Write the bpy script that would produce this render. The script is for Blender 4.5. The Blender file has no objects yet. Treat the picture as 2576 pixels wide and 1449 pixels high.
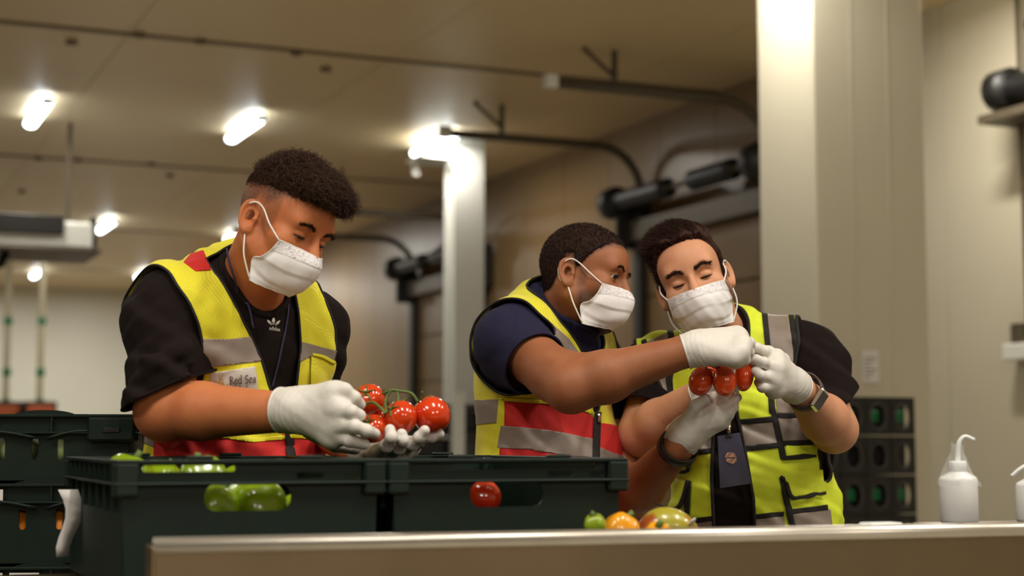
import bpy, math, random
import numpy as np
from mathutils import Vector, Matrix
from mathutils.geometry import tessellate_polygon
from mathutils.bvhtree import BVHTree

SC = bpy.context.scene
COL = SC.collection
random.seed(7)
RNG = np.random.default_rng(7)

# ------------------------------------------------------------------ camera
F, CX, CY, CZ, PITCH = 4100.0, 1288.0, 724.5, 1.12, math.radians(5.38)
cam_d = bpy.data.cameras.new('camera')
cam_d.sensor_width = 36.0
cam_d.lens = F / 2576.0 * 36.0
cam_d.clip_end = 120
cam_d.dof.use_dof = True
cam_d.dof.focus_distance = 3.4
cam_d.dof.aperture_fstop = 2.9
cam_d.dof.aperture_blades = 0
cam = bpy.data.objects.new('camera', cam_d)
COL.objects.link(cam)
cam.location = (0, 0, CZ)
cam.rotation_euler = (math.radians(90) + PITCH, 0, 0)
SC.camera = cam

# ------------------------------------------------------------------ world and exposure
w = bpy.data.worlds.new('world'); SC.world = w
w.use_nodes = True
w.node_tree.nodes['Background'].inputs[0].default_value = (0.5, 0.42, 0.32, 1)
w.node_tree.nodes['Background'].inputs[1].default_value = 0.02
SC.view_settings.view_transform = 'Standard'
SC.view_settings.look = 'None'
SC.view_settings.gamma = 1.0
SC.view_settings.use_curve_mapping = False
SC.view_settings.exposure = 0.27
SC.cycles.use_denoising = True
SC.cycles.max_bounces = 5
SC.cycles.diffuse_bounces = 3
SC.cycles.glossy_bounces = 2
SC.cycles.caustics_reflective = False
SC.cycles.caustics_refractive = False
SC.cycles.adaptive_threshold = 0.03
SC.cycles.sample_clamp_indirect = 4.0

ROOM = math.radians(23.5)                 # the hall is turned against the view
AX = np.array([math.cos(ROOM), math.sin(ROOM), 0.0])     # along the table, to the far right
BX = np.array([-math.sin(ROOM), math.cos(ROOM), 0.0])    # into the depth of the hall
ZX = np.array([0.0, 0.0, 1.0])
CEIL = 4.52
LAMP_POWER = 78.0
LAMP_COLOR = (1.0, 0.945, 0.85)

_c, _s = math.cos(PITCH), math.sin(PITCH)
def ray(px, py):
    x, v = (px - CX) / F, (CY - py) / F
    d = np.array([x, _c - v * _s, _s + v * _c])
    return d
CAMP = np.array([0, 0, CZ])
def P(px, py, D):
    """the point of the hall that lies D metres ahead and is seen there"""
    d = ray(px, py)
    return CAMP + d * (D / d[1])
def onplane(px, py, p0, n):
    d = ray(px, py); n = np.asarray(n, float)
    return CAMP + d * (np.dot(np.asarray(p0) - CAMP, n) / np.dot(d, n))
def proj(p):
    p = np.asarray(p, float)
    x, y, z = p[..., 0], p[..., 1], p[..., 2] - CZ
    d = y * _c + z * _s
    return np.stack([CX + F * x / d, CY - F * (-y * _s + z * _c) / d], -1)

# ------------------------------------------------------------------ materials
def srgb(r, g, b):
    f = lambda c: (c / 255 / 12.92) if c / 255 <= 0.04045 else ((c / 255 + 0.055) / 1.055) ** 2.4
    return (f(r), f(g), f(b), 1.0)

class NT:
    def __init__(s, name):
        s.m = bpy.data.materials.new(name); s.m.use_nodes = True
        s.t = s.m.node_tree; s.b = s.t.nodes['Principled BSDF']
    def n(s, typ, **kw):
        n = s.t.nodes.new(typ)
        for k, v in kw.items():
            if k.startswith('i_'):
                key = k[2:]
                n.inputs[int(key) if key.isdigit() else key].default_value = v
            else: setattr(n, k, v)
        return n
    def l(s, a, ao, b, bi): s.t.links.new(a.outputs[ao], b.inputs[bi])

MATS = {}
def mat(name, col, rough=0.6, metal=0.0, noise=0.0, nscale=20.0, bump=0.0, bscale=60.0, col2=None,
        emit=0.0, trans=0.0, sss=0.0, coat=0.0, spec=0.5, stretch=None, sheen=0.0, lo=0.35, hi=0.7):
    if name in MATS: return MATS[name]
    N = NT(name); b = N.b
    b.inputs['Base Color'].default_value = col
    b.inputs['Roughness'].default_value = rough
    b.inputs['Metallic'].default_value = metal
    b.inputs['Specular IOR Level'].default_value = spec
    if trans: b.inputs['Transmission Weight'].default_value = trans
    if coat:
        b.inputs['Coat Weight'].default_value = coat; b.inputs['Coat Roughness'].default_value = 0.08
    if sheen: b.inputs['Sheen Weight'].default_value = sheen
    if sss:
        b.inputs['Subsurface Weight'].default_value = sss
        b.inputs['Subsurface Radius'].default_value = (0.012, 0.005, 0.003)
        b.inputs['Subsurface Scale'].default_value = 1.0
    if emit:
        b.inputs['Emission Color'].default_value = col; b.inputs['Emission Strength'].default_value = emit
    tc = N.n('ShaderNodeTexCoord')
    vec = (tc, 'Object')
    if stretch:
        mp = N.n('ShaderNodeMapping', i_Scale=stretch); N.l(tc, 'Object', mp, 'Vector'); vec = (mp, 'Vector')
    if noise or col2:
        nz = N.n('ShaderNodeTexNoise', i_Scale=nscale, i_Detail=4.0); N.l(*vec, nz, 'Vector')
        rp = N.n('ShaderNodeValToRGB'); N.l(nz, 'Fac', rp, 'Fac')
        c2 = col2 or tuple(max(0, c * (1 - noise)) for c in col[:3]) + (1,)
        rp.color_ramp.elements[0].position = lo; rp.color_ramp.elements[0].color = c2
        rp.color_ramp.elements[1].position = hi; rp.color_ramp.elements[1].color = col
        N.l(rp, 'Color', b, 'Base Color')
    if bump:
        nb = N.n('ShaderNodeTexNoise', i_Scale=bscale, i_Detail=3.0); N.l(*vec, nb, 'Vector')
        bp = N.n('ShaderNodeBump', i_Strength=bump, i_Distance=0.002); N.l(nb, 'Fac', bp, 'Height'); N.l(bp, 'Normal', b, 'Normal')
    MATS[name] = N.m
    return N.m

def mesh_fabric(name, col, dark, scale=420.0, ang=0.6, thr=0.42):
    """open knitted mesh: rows of small holes, darker in the holes"""
    if name in MATS: return MATS[name]
    N = NT(name); b = N.b
    b.inputs['Roughness'].default_value = 0.75; b.inputs['Sheen Weight'].default_value = 0.15
    tc = N.n('ShaderNodeTexCoord')
    mp = N.n('ShaderNodeMapping', i_Rotation=(0.0, ang, 0.3)); N.l(tc, 'Object', mp, 'Vector')
    vo = N.n('ShaderNodeTexVoronoi', i_Scale=scale, i_Randomness=0.18); N.l(mp, 'Vector', vo, 'Vector')
    rp = N.n('ShaderNodeValToRGB'); N.l(vo, 'Distance', rp, 'Fac')
    rp.color_ramp.elements[0].position = thr - 0.2; rp.color_ramp.elements[0].color = dark
    rp.color_ramp.elements[1].position = thr; rp.color_ramp.elements[1].color = col
    N.l(rp, 'Color', b, 'Base Color')
    bp = N.n('ShaderNodeBump', i_Strength=0.35, i_Distance=0.001); N.l(vo, 'Distance', bp, 'Height'); N.l(bp, 'Normal', b, 'Normal')
    MATS[name] = N.m
    return N.m

def skin_mat(name, col, stub, blush):
    N = NT(name); b = N.b
    b.inputs['Roughness'].default_value = 0.55; b.inputs['Specular IOR Level'].default_value = 0.35
    b.inputs['Subsurface Weight'].default_value = 0.12
    b.inputs['Subsurface Radius'].default_value = (0.010, 0.004, 0.002)
    b.inputs['Subsurface Scale'].default_value = 1.0
    tc = N.n('ShaderNodeTexCoord')
    nz = N.n('ShaderNodeTexNoise', i_Scale=26.0, i_Detail=5.0); N.l(tc, 'Object', nz, 'Vector')
    mx = N.n('ShaderNodeMix', data_type='RGBA'); mx.inputs[6].default_value = col; mx.inputs[7].default_value = blush
    mr = N.n('ShaderNodeMapRange', i_1=0.42, i_2=0.72, i_3=0.0, i_4=0.55); N.l(nz, 'Fac', mr, 0); N.l(mr, 0, mx, 0)
    at = N.n('ShaderNodeAttribute', attribute_name='stubble')
    n2 = N.n('ShaderNodeTexNoise', i_Scale=700.0, i_Detail=2.0); N.l(tc, 'Object', n2, 'Vector')
    m2 = N.n('ShaderNodeMapRange', i_1=0.35, i_2=0.6, i_3=0.55, i_4=1.0); N.l(n2, 'Fac', m2, 0)
    mu = N.n('ShaderNodeMath', operation='MULTIPLY'); N.l(at, 'Fac', mu, 0); N.l(m2, 0, mu, 1)
    my = N.n('ShaderNodeMix', data_type='RGBA'); my.inputs[7].default_value = stub
    N.l(mx, 2, my, 6); N.l(mu, 0, my, 0); N.l(my, 2, b, 'Base Color')
    nb = N.n('ShaderNodeTexNoise', i_Scale=420.0, i_Detail=3.0); N.l(tc, 'Object', nb, 'Vector')
    bp = N.n('ShaderNodeBump', i_Strength=0.12, i_Distance=0.001); N.l(nb, 'Fac', bp, 'Height'); N.l(bp, 'Normal', b, 'Normal')
    return N.m

# ------------------------------------------------------------------ objects
def tag(o, label=None, cat=None, group=None, kind=None):
    if label: o['label'] = label
    if cat: o['category'] = cat
    if group: o['group'] = group
    if kind: o['kind'] = kind
    return o
def thing(name, loc, label, cat, group=None, kind=None):
    o = bpy.data.objects.new(name, None); COL.objects.link(o)
    o.location = [float(q) for q in loc]; o.empty_display_size = 0.1
    return tag(o, label, cat, group, kind)
def _inv(parent):
    m = Matrix.Translation(parent.location) @ parent.rotation_euler.to_matrix().to_4x4()
    return m.inverted() if parent.parent is None else (m.inverted() @ _inv(parent.parent))
def link(name, me, m=None, parent=None, smooth=True, local=False):
    if m is not None and not me.materials: me.materials.append(m)
    if smooth:
        me.polygons.foreach_set('use_smooth', np.ones(len(me.polygons), dtype=bool))
    o = bpy.data.objects.new(name, me); COL.objects.link(o)
    if parent is not None:
        o.parent = parent
        if not local:
            # vertices are world coordinates: undo the parents' offset
            o.matrix_parent_inverse = _inv(parent) if parent.type == 'EMPTY' or parent.parent is None else Matrix.Identity(4)
    return o
def pydata(name, v, f):
    me = bpy.data.meshes.new(name)
    v = np.asarray(v, dtype=np.float32)
    if isinstance(f, np.ndarray) and f.ndim == 2:
        n, k = f.shape
        me.vertices.add(len(v)); me.vertices.foreach_set('co', v.ravel())
        me.loops.add(n * k); me.loops.foreach_set('vertex_index', f.astype(np.int32).ravel())
        me.polygons.add(n); me.polygons.foreach_set('loop_start', np.arange(0, n * k, k, dtype=np.int32))
        me.polygons.foreach_set('loop_total', np.full(n, k, dtype=np.int32))
        me.update(calc_edges=True)
    else:
        me.from_pydata([tuple(map(float, q)) for q in v], [], [tuple(int(i) for i in q) for q in f])
        me.update()
    return me

def frame_of(d, up=(0, 0, 1)):
    d = np.asarray(d, float); d = d / np.linalg.norm(d); up = np.asarray(up, float)
    if abs(np.dot(d, up)) > 0.97: up = np.array([1.0, 0, 0])
    a = np.cross(d, up); a /= np.linalg.norm(a)
    return a, np.cross(a, d)

class MB:
    """collects shapes of ONE part"""
    def __init__(s): s.v = []; s.f = []
    def add(s, v, f):
        o = len(s.v); s.v += [tuple(map(float, q)) for q in v]; s.f += [tuple(i + o for i in q) for q in f]; return s
    def box(s, lo, hi, M=None, o=(0, 0, 0), bev=0.0):
        lo = np.asarray(lo, float); hi = np.asarray(hi, float)
        if bev <= 0:
            v = np.array([[(lo, hi)[i][0], (lo, hi)[j][1], (lo, hi)[k][2]] for k in (0, 1) for j in (0, 1) for i in (0, 1)])
            f = [(0, 2, 3, 1), (4, 5, 7, 6), (0, 1, 5, 4), (2, 6, 7, 3), (0, 4, 6, 2), (1, 3, 7, 5)]
        else:
            b = min(bev, *(0.49 * (hi - lo)))
            v = []; idx = {}
            for c in range(8):
                sg = [(c >> q) & 1 for q in range(3)]
                for ax in range(3):
                    q = [(hi[t] if sg[t] else lo[t]) - (0 if t == ax else (b if sg[t] else -b)) for t in range(3)]
                    idx[c, ax] = len(v); v.append(q)
            f = []
            for ax in range(3):
                u_, w_ = (ax + 1) % 3, (ax + 2) % 3
                for sd in (0, 1):
                    cs = [(sd << ax) | (i << u_) | (j << w_) for i, j in ((0, 0), (1, 0), (1, 1), (0, 1))]
                    q = [idx[c, ax] for c in cs]
                    f.append(q if sd else q[::-1])
                for i in (0, 1):
                    for j in (0, 1):
                        c0 = (i << u_) | (j << w_); c1 = c0 | (1 << ax)
                        q = [idx[c0, u_], idx[c1, u_], idx[c1, w_], idx[c0, w_]]
                        f.append(q if (i ^ j) else q[::-1])
            for c in range(8):
                q = [idx[c, 0], idx[c, 1], idx[c, 2]]
                f.append(q if bin(c).count('1') % 2 else q[::-1])
            v = np.array(v)
        if M is not None: v = v @ np.asarray(M).T
        return s.add(v + np.asarray(o), f)
    def tube(s, pts, r, n=8, closed=False, cap=True, flat=1.0, up=(0, 0, 1)):
        pts = np.asarray(pts, float); m = len(pts); r = np.broadcast_to(np.asarray(r, float), (m,))
        t = np.roll(pts, -1, 0) - np.roll(pts, 1, 0)
        if not closed: t[0] = pts[1] - pts[0]; t[-1] = pts[-1] - pts[-2]
        v = []; a = None
        for i in range(m):
            d = t[i] / (np.linalg.norm(t[i]) + 1e-12)
            if a is None: a, b = frame_of(d, up)
            else:
                a = a - d * np.dot(a, d); a /= np.linalg.norm(a) + 1e-12; b = np.cross(a, d)
            for k in range(n):
                q = 2 * math.pi * k / n
                v.append(pts[i] + r[i] * (math.cos(q) * a + math.sin(q) * b * flat))
        f = []
        for i in range(m if closed else m - 1):
            j = (i + 1) % m
            for k in range(n):
                f.append((i * n + k, i * n + (k + 1) % n, j * n + (k + 1) % n, j * n + k))
        if cap and not closed:
            f.append(tuple(range(n))[::-1]); f.append(tuple((m - 1) * n + k for k in range(n)))
        f = [q[::-1] for q in f]
        return s.add(v, f)
    def lathe(s, prof, n=20, M=None, o=(0, 0, 0)):
        v = []; m = len(prof)
        for r, z in prof:
            for k in range(n):
                q = 2 * math.pi * k / n; v.append((r * math.cos(q), r * math.sin(q), z))
        f = [(i * n + k, i * n + (k + 1) % n, (i + 1) * n + (k + 1) % n, (i + 1) * n + k) for i in range(m - 1) for k in range(n)]
        if prof[0][0] > 1e-4: f.append(tuple(range(n))[::-1])
        if prof[-1][0] > 1e-4: f.append(tuple((m - 1) * n + k for k in range(n)))
        v = np.array(v)
        if M is not None: v = v @ np.asarray(M).T
        return s.add(v + np.asarray(o), f)
    def plate(s, outer, holes, t, M, o):
        """flat plate with real holes: outline in (u,v), thickness t along w"""
        polys = [list(outer)] + [list(h) for h in holes]
        pts = [q for p in polys for q in p]
        tris = tessellate_polygon([[Vector((q[0], q[1], 0)) for q in p] for p in polys])
        n = len(pts); M = np.asarray(M)
        v = [M @ np.array([q[0], q[1], 0]) + o for q in pts] + [M @ np.array([q[0], q[1], t]) + o for q in pts]
        f = []
        for a, b, c in tris:
            pa, pb, pc = pts[a], pts[b], pts[c]
            if (pb[0] - pa[0]) * (pc[1] - pa[1]) - (pb[1] - pa[1]) * (pc[0] - pa[0]) < 0: a, b, c = a, c, b
            f.append((c, b, a)); f.append((a + n, b + n, c + n))
        base = 0
        for pi, p in enumerate(polys):
            k = len(p)
            ar = sum(p[i][0] * p[(i + 1) % k][1] - p[(i + 1) % k][0] * p[i][1] for i in range(k))
            fl = (ar > 0) == (pi == 0)
            for i in range(k):
                a, b = base + i, base + (i + 1) % k
                f.append((a, b, b + n, a + n) if fl else (b, a, a + n, b + n))
            base += k
        return s.add(v, f)
    def build(s, name, m=None, parent=None, smooth=False, local=False):
        return link(name, pydata(name, s.v, s.f), m, parent, smooth, local)

def rrect(x0, y0, x1, y1, r, n=5):
    out = []
    for cx, cy, a0 in ((x1 - r, y1 - r, 0), (x0 + r, y1 - r, 90), (x0 + r, y0 + r, 180), (x1 - r, y0 + r, 270)):
        for i in range(n + 1):
            a = math.radians(a0 + 90 * i / n); out.append((cx + r * math.cos(a), cy + r * math.sin(a)))
    return out
def spline(pts, n=8, closed=False):
    """Catmull-Rom through the points"""
    p = np.asarray(pts, float)
    if closed: q = np.concatenate([p[-1:], p, p[:2]])
    else: q = np.concatenate([2 * p[:1] - p[1:2], p, 2 * p[-1:] - p[-2:-1]])
    out = []
    for i in range(1, len(q) - 2):
        a, b, c, d = q[i - 1:i + 3]
        for t in np.arange(n) / n:
            out.append(0.5 * ((2 * b) + (c - a) * t + (2 * a - 5 * b + 4 * c - d) * t * t + (3 * b - a - 3 * c + d) * t ** 3))
    if not closed: out.append(p[-1])
    return np.array(out)

# ------------------------------------------------------------------ implicit shapes
def cap(a, b, ra, rb=None):
    a = np.asarray(a, np.float32); b = np.asarray(b, np.float32); rb = ra if rb is None else rb
    ab = b - a; L2 = float(ab @ ab) + 1e-12
    def f(p):
        t = np.clip(((p - a) @ ab) / L2, 0, 1)
        q = p - a - t[:, None] * ab
        return np.sqrt(np.einsum('ij,ij->i', q, q)) - (ra + (rb - ra) * t)
    return f
def chain(pts, rs):
    fs = [cap(pts[i], pts[i + 1], rs[i], rs[i + 1]) for i in range(len(pts) - 1)]
    return U(fs, 0.004)
def ell(c, r, M=None):
    c = np.asarray(c, np.float32); r = np.asarray(r, np.float32)
    M = None if M is None else np.asarray(M, np.float32)
    def f(p):
        q = p - c
        if M is not None: q = q @ M
        a = q / r; k0 = np.sqrt(np.einsum('ij,ij->i', a, a)); b = a / r
        k1 = np.sqrt(np.einsum('ij,ij->i', b, b)) + 1e-9
        return k0 * (k0 - 1) / k1
    return f
def smin(a, b, k):
    if k <= 0: return np.minimum(a, b)
    h = np.maximum(k - np.abs(a - b), 0) / k
    return np.minimum(a, b) - h * h * k * 0.25
def smax(a, b, k): return -smin(-a, -b, k)
def U(fs, k):
    def f(p):
        d = fs[0](p)
        for g in fs[1:]: d = smin(d, g(p), k)
        return d
    return f
def waves(p, dirs):
    """folds: a sum of warped sine ridges (direction, wavelength, amplitude, phase)"""
    out = 0
    for d, wl, amp, ph in dirs:
        k = 2 * math.pi / wl
        d = np.asarray(d, np.float32)
        wob = 0.5 * np.sin(p @ np.array([9.1, 13.7, 11.3], np.float32) + ph * 1.7) + 0.4 * np.sin(p @ np.array([-17.0, 8.0, 21.0], np.float32) + ph)
        x = (p @ d) * k + ph + 1.6 * wob
        out = out + amp * np.sin(x + 0.7 * np.sin(x)) * (0.6 + 0.4 * np.sin(p @ np.array([14.0, -11.0, 9.0], np.float32) + 2.1 * ph))
    return out

def surface_nets(fn, lo, hi, h):
    lo = np.asarray(lo, np.float32); hi = np.asarray(hi, np.float32); B = 4
    nc = np.ceil((hi - lo) / (h * B)).astype(int) + 1
    ax = [lo[i] + (np.arange(nc[i]) * B + (B - 1) / 2) * h for i in range(3)]
    cc = np.stack(np.meshgrid(*ax, indexing='ij'), -1).reshape(-1, 3).astype(np.float32)
    cv = fn(cc).astype(np.float32).reshape(nc)
    act = np.abs(cv) < h * B * 1.75
    up = lambda A: A.repeat(B, 0).repeat(B, 1).repeat(B, 2)
    V = up(cv); idx = np.argwhere(up(act))
    pts = lo + idx.astype(np.float32) * h
    vals = np.concatenate([fn(pts[i:i + 400000]) for i in range(0, len(pts), 400000)])
    V[idx[:, 0], idx[:, 1], idx[:, 2]] = vals
    S = V < 0
    c = np.zeros(tuple(n - 1 for n in S.shape), np.int8)
    offs = [(i, j, k) for i in (0, 1) for j in (0, 1) for k in (0, 1)]
    sl = lambda A, o: A[o[0]:A.shape[0] - 1 + o[0], o[1]:A.shape[1] - 1 + o[1], o[2]:A.shape[2] - 1 + o[2]]
    for o in offs: c += sl(S, o)
    cells = np.argwhere((c > 0) & (c < 8))
    vid = np.full(c.shape, -1, np.int32); vid[cells[:, 0], cells[:, 1], cells[:, 2]] = np.arange(len(cells))
    cvv = np.stack([V[cells[:, 0] + o[0], cells[:, 1] + o[1], cells[:, 2] + o[2]] for o in offs], 1)
    acc = np.zeros((len(cells), 3)); cnt = np.zeros(len(cells))
    O = np.array(offs)
    for i in range(8):
        for j in range(i + 1, 8):
            if np.abs(O[i] - O[j]).sum() != 1: continue
            a, b = cvv[:, i], cvv[:, j]; m = (a < 0) != (b < 0)
            t = np.where(m, a / np.where(m, a - b, 1), 0)
            acc += np.where(m[:, None], O[i] + t[:, None] * (O[j] - O[i]), 0); cnt += m
    verts = lo + (cells + acc / cnt[:, None]) * h
    quads = []
    for d in range(3):
        u_, w_ = (d + 1) % 3, (d + 2) % 3
        a = [slice(None)] * 3; b = [slice(None)] * 3
        a[d] = slice(0, -1); b[d] = slice(1, None)
        ch = S[tuple(a)] != S[tuple(b)]
        e = np.argwhere(ch)
        ok = (e[:, u_] > 0) & (e[:, w_] > 0) & (e[:, u_] < c.shape[u_]) & (e[:, w_] < c.shape[w_]) & (e[:, d] < c.shape[d])
        e = e[ok]
        def g(du, dw):
            q = e.copy(); q[:, u_] -= du; q[:, w_] -= dw
            return vid[q[:, 0], q[:, 1], q[:, 2]]
        q = np.stack([g(1, 1), g(0, 1), g(0, 0), g(1, 0)], 1)
        ins = S[e[:, 0], e[:, 1], e[:, 2]]
        q = np.where(ins[:, None], q, q[:, ::-1])
        quads.append(q)
    return verts.astype(np.float64), np.concatenate(quads)

def tri(f): return np.concatenate([f[:, [0, 1, 2]], f[:, [0, 2, 3]]]) if f.shape[1] == 4 else f
def vnormals(v, t):
    n = np.cross(v[t[:, 1]] - v[t[:, 0]], v[t[:, 2]] - v[t[:, 0]])
    o = np.zeros_like(v)
    for k in range(3): np.add.at(o, t[:, k], n)
    return o / (np.linalg.norm(o, axis=1, keepdims=True) + 1e-12)
def relax(v, t, it=2, lam=0.5):
    e = np.concatenate([t[:, [0, 1]], t[:, [1, 2]], t[:, [2, 0]]])
    for _ in range(it):
        for l in (lam, -lam * 1.03):
            s = np.zeros_like(v); c = np.zeros(len(v))
            np.add.at(s, e[:, 0], v[e[:, 1]]); np.add.at(c, e[:, 0], 1)
            np.add.at(s, e[:, 1], v[e[:, 0]]); np.add.at(c, e[:, 1], 1)
            v = v + l * (s / np.maximum(c, 1)[:, None] - v)
    return v
def compact(v, t):
    u, inv = np.unique(t, return_inverse=True)
    return v[u], inv.reshape(t.shape)
def clip(v, t, field):
    """keep the side of the surface where field > 0, cut exactly along field = 0"""
    s = field > 0
    cnt = s[t].sum(1)
    keep = [t[cnt == 3]]
    nv = [v]; base = len(v)
    mixed = t[(cnt == 1) | (cnt == 2)]
    if len(mixed):
        ms = s[mixed]
        one = ms.sum(1) == 1
        odd = np.where(one, ms.argmax(1), (~ms).argmax(1))
        r = np.arange(len(mixed))
        a, b, c = mixed[r, odd], mixed[r, (odd + 1) % 3], mixed[r, (odd + 2) % 3]
        ed = np.concatenate([np.stack([a, b], 1), np.stack([a, c], 1)])
        es = np.sort(ed, 1); ue, inv = np.unique(es, axis=0, return_inverse=True); inv = inv.ravel()
        f0, f1 = field[ue[:, 0]], field[ue[:, 1]]
        tt = (f0 / (f0 - f1))[:, None]
        nv.append(v[ue[:, 0]] * (1 - tt) + v[ue[:, 1]] * tt)
        ab, ac = base + inv[:len(a)], base + inv[len(a):]
        keep.append(np.stack([a, ab, ac], 1)[one])
        two = ~one
        keep.append(np.stack([ab, b, c], 1)[two]); keep.append(np.stack([ab, c, ac], 1)[two])
    return compact(np.concatenate(nv), np.concatenate(keep))
def loops_of(v, t, minlen=12):
    """open edges of a cut surface, chained into loops"""
    e = np.concatenate([t[:, [0, 1]], t[:, [1, 2]], t[:, [2, 0]]])
    k = np.sort(e, 1); u, i, c = np.unique(k, axis=0, return_index=True, return_counts=True)
    nxt = {}
    for a, b in e[i[c == 1]]: nxt.setdefault(int(a), []).append(int(b))
    out = []
    while nxt:
        st = next(iter(nxt)); lp = [st]; cur = st
        while cur in nxt:
            n = nxt[cur].pop()
            if not nxt[cur]: del nxt[cur]
            cur = n
            if cur == st: break
            lp.append(cur)
        if len(lp) >= minlen: out.append(v[lp])
    return out
def thin_loop(lp, step):
    d = np.linalg.norm(np.diff(np.concatenate([lp, lp[:1]]), axis=0), axis=1)
    L = np.concatenate([[0], np.cumsum(d)]); n = max(8, int(L[-1] / step))
    q = np.linspace(0, L[-1], n, endpoint=False); c = np.concatenate([lp, lp[:1]])
    r = np.stack([np.interp(q, L, c[:, i]) for i in range(3)], 1)
    for _ in range(2): r = 0.5 * r + 0.25 * (np.roll(r, 1, 0) + np.roll(r, -1, 0))
    return r
def poly_field(p2, poly):
    """signed distance to a polygon outline, positive inside"""
    poly = np.asarray(poly, float); n = len(poly)
    d = np.full(len(p2), 1e9); ins = np.zeros(len(p2), bool)
    for i in range(n):
        a, b = poly[i], poly[(i + 1) % n]; ab = b - a
        t = np.clip(((p2 - a) @ ab) / (ab @ ab + 1e-9), 0, 1)
        d = np.minimum(d, np.linalg.norm(p2 - a - t[:, None] * ab, axis=1))
        cond = (a[1] > p2[:, 1]) != (b[1] > p2[:, 1])
        xs = a[0] + (p2[:, 1] - a[1]) * ab[0] / (ab[1] if abs(ab[1]) > 1e-9 else 1e-9)
        ins ^= cond & (p2[:, 0] < xs)
    return np.where(ins, d, -d)
def solidify(o, t, off=-1.0):
    m = o.modifiers.new('thickness', 'SOLIDIFY'); m.thickness = t; m.offset = off
    return o
def strip2d(pts, w):
    """a ribbon of width w along a flat polyline -> verts, quads"""
    p = np.asarray(pts, float); t = np.gradient(p, axis=0); t /= np.linalg.norm(t, axis=1, keepdims=True) + 1e-9
    n = np.stack([-t[:, 1], t[:, 0]], 1); w = np.broadcast_to(np.asarray(w, float), (len(p),))[:, None]
    v = np.concatenate([p + n * w / 2, p - n * w / 2]); m = len(p)
    return v, [(i, i + 1, m + i + 1, m + i) for i in range(m - 1)]

# ------------------------------------------------------------------ the hall
RM = np.stack([AX, BX, ZX], 1)            # room axes -> world
M_ceil = mat('ceiling_panel_paint', srgb(226, 203, 164), 0.42, noise=0.05, nscale=0.8, spec=0.45)
M_pillar_lit_wall = mat('pillar_and_lit_wall_paint', srgb(196, 188, 166), 0.4, noise=0.05, nscale=1.2)
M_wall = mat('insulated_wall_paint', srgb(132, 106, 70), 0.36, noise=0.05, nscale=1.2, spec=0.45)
M_wall2 = mat('far_wall_paint', srgb(222, 222, 210), 0.4, noise=0.04, nscale=0.8)
M_floor = mat('epoxy_floor', srgb(168, 160, 142), 0.35, noise=0.15, nscale=1.0)
M_seam = mat('ceiling_seam', srgb(120, 104, 80), 0.6, noise=0.2)
M_dark = mat('dark_steel', srgb(34, 30, 26), 0.5, noise=0.2)
M_track = mat('galvanised_track', srgb(92, 82, 66), 0.5, metal=0.3, noise=0.2)
M_white = mat('white_enamel', srgb(226, 226, 218), 0.3, noise=0.04)
M_lamp = mat('led_diffuser', (0.86, 0.95, 1.0, 1), 0.5, emit=9.0)
M_black = mat('black_plastic_and_slot_shade', srgb(16, 15, 15), 0.5, noise=0.2)
M_grey = mat('grey_rubber', srgb(70, 66, 62), 0.7, noise=0.2)
M_green = mat('green_plastic_part', srgb(20, 110, 60), 0.5, noise=0.2)
M_paper = mat('white_paper', srgb(220, 214, 208), 0.8, noise=0.05)

def Rm(a, b, z): return RM @ np.array([a, b, z])
def to_room(p): return RM.T @ np.asarray(p)
wall0 = to_room(np.array([2.29, 15.0, 0.0]))          # the dock wall: room a = wall0[0]
A_WALL = wall0[0]
B_FAR, A_LEFT, B_REAR = 37.0, -16.0, -14.0
def room_box(name, lo, hi, m, parent=None, kind=None, bev=0.0):
    o = MB().box(lo, hi, RM, bev=bev).build(name, m, parent)
    if kind: o['kind'] = kind
    return o
floor = room_box('floor', (A_LEFT, B_REAR, -0.1), (A_WALL + 0.3, B_FAR, 0.0), M_floor, kind='structure')
tag(floor, 'pale epoxy floor of the cold store hall', 'floor')
wf = room_box('wall_back', (A_LEFT, B_FAR, 0.0), (A_WALL + 0.3, B_FAR + 0.2, CEIL), M_wall2, kind='structure')
tag(wf, 'white far end wall of the hall', 'wall')
wl = room_box('wall_left', (A_LEFT - 0.2, B_REAR, 0.0), (A_LEFT, B_FAR, CEIL), M_wall, kind='structure')
tag(wl, 'cream side wall of the hall beyond the crates', 'wall')
wr = room_box('wall_front', (A_LEFT, B_REAR - 0.2, 0.0), (A_WALL + 0.3, B_REAR, CEIL), M_wall, kind='structure')
tag(wr, 'cream wall behind the viewer', 'wall')
ce = room_box('ceiling', (A_LEFT - 0.2, B_REAR - 0.2, CEIL + 0.012), (A_WALL + 0.3, B_FAR + 0.2, CEIL + 0.1), M_seam, kind='structure')
tag(ce, 'cream panelled ceiling with dark cross seams', 'ceiling')
# ceiling panels between cross seams; where the seams run is read from the photograph
seam_b = [to_room(onplane(600, 112, (0, 0, CEIL), ZX))[1], to_room(onplane(300, 409, (0, 0, CEIL), ZX))[1]]
step_b = seam_b[1] - seam_b[0]
bs = [B_REAR] + [seam_b[0] + step_b * k for k in range(-3, 5) if B_REAR < seam_b[0] + step_b * k < B_FAR] + [B_FAR]
aw = 2.3
na = int(math.ceil((A_WALL - A_LEFT) / aw))
for j in range(len(bs) - 1):
    for i in range(na):
        a0, a1 = A_LEFT + i * aw, min(A_LEFT + (i + 1) * aw, A_WALL + 0.05)
        room_box('ceiling_panel', (a0 + 0.004, bs[j] + 0.004, CEIL), (a1 - 0.004, bs[j + 1] - 0.004, CEIL + 0.03), M_ceil, ce)
    if 0 < j:
        room_box('seam_strip', (A_LEFT, bs[j] - 0.045, CEIL - 0.012), (A_WALL, bs[j] + 0.045, CEIL - 0.001), M_seam, ce)
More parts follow.
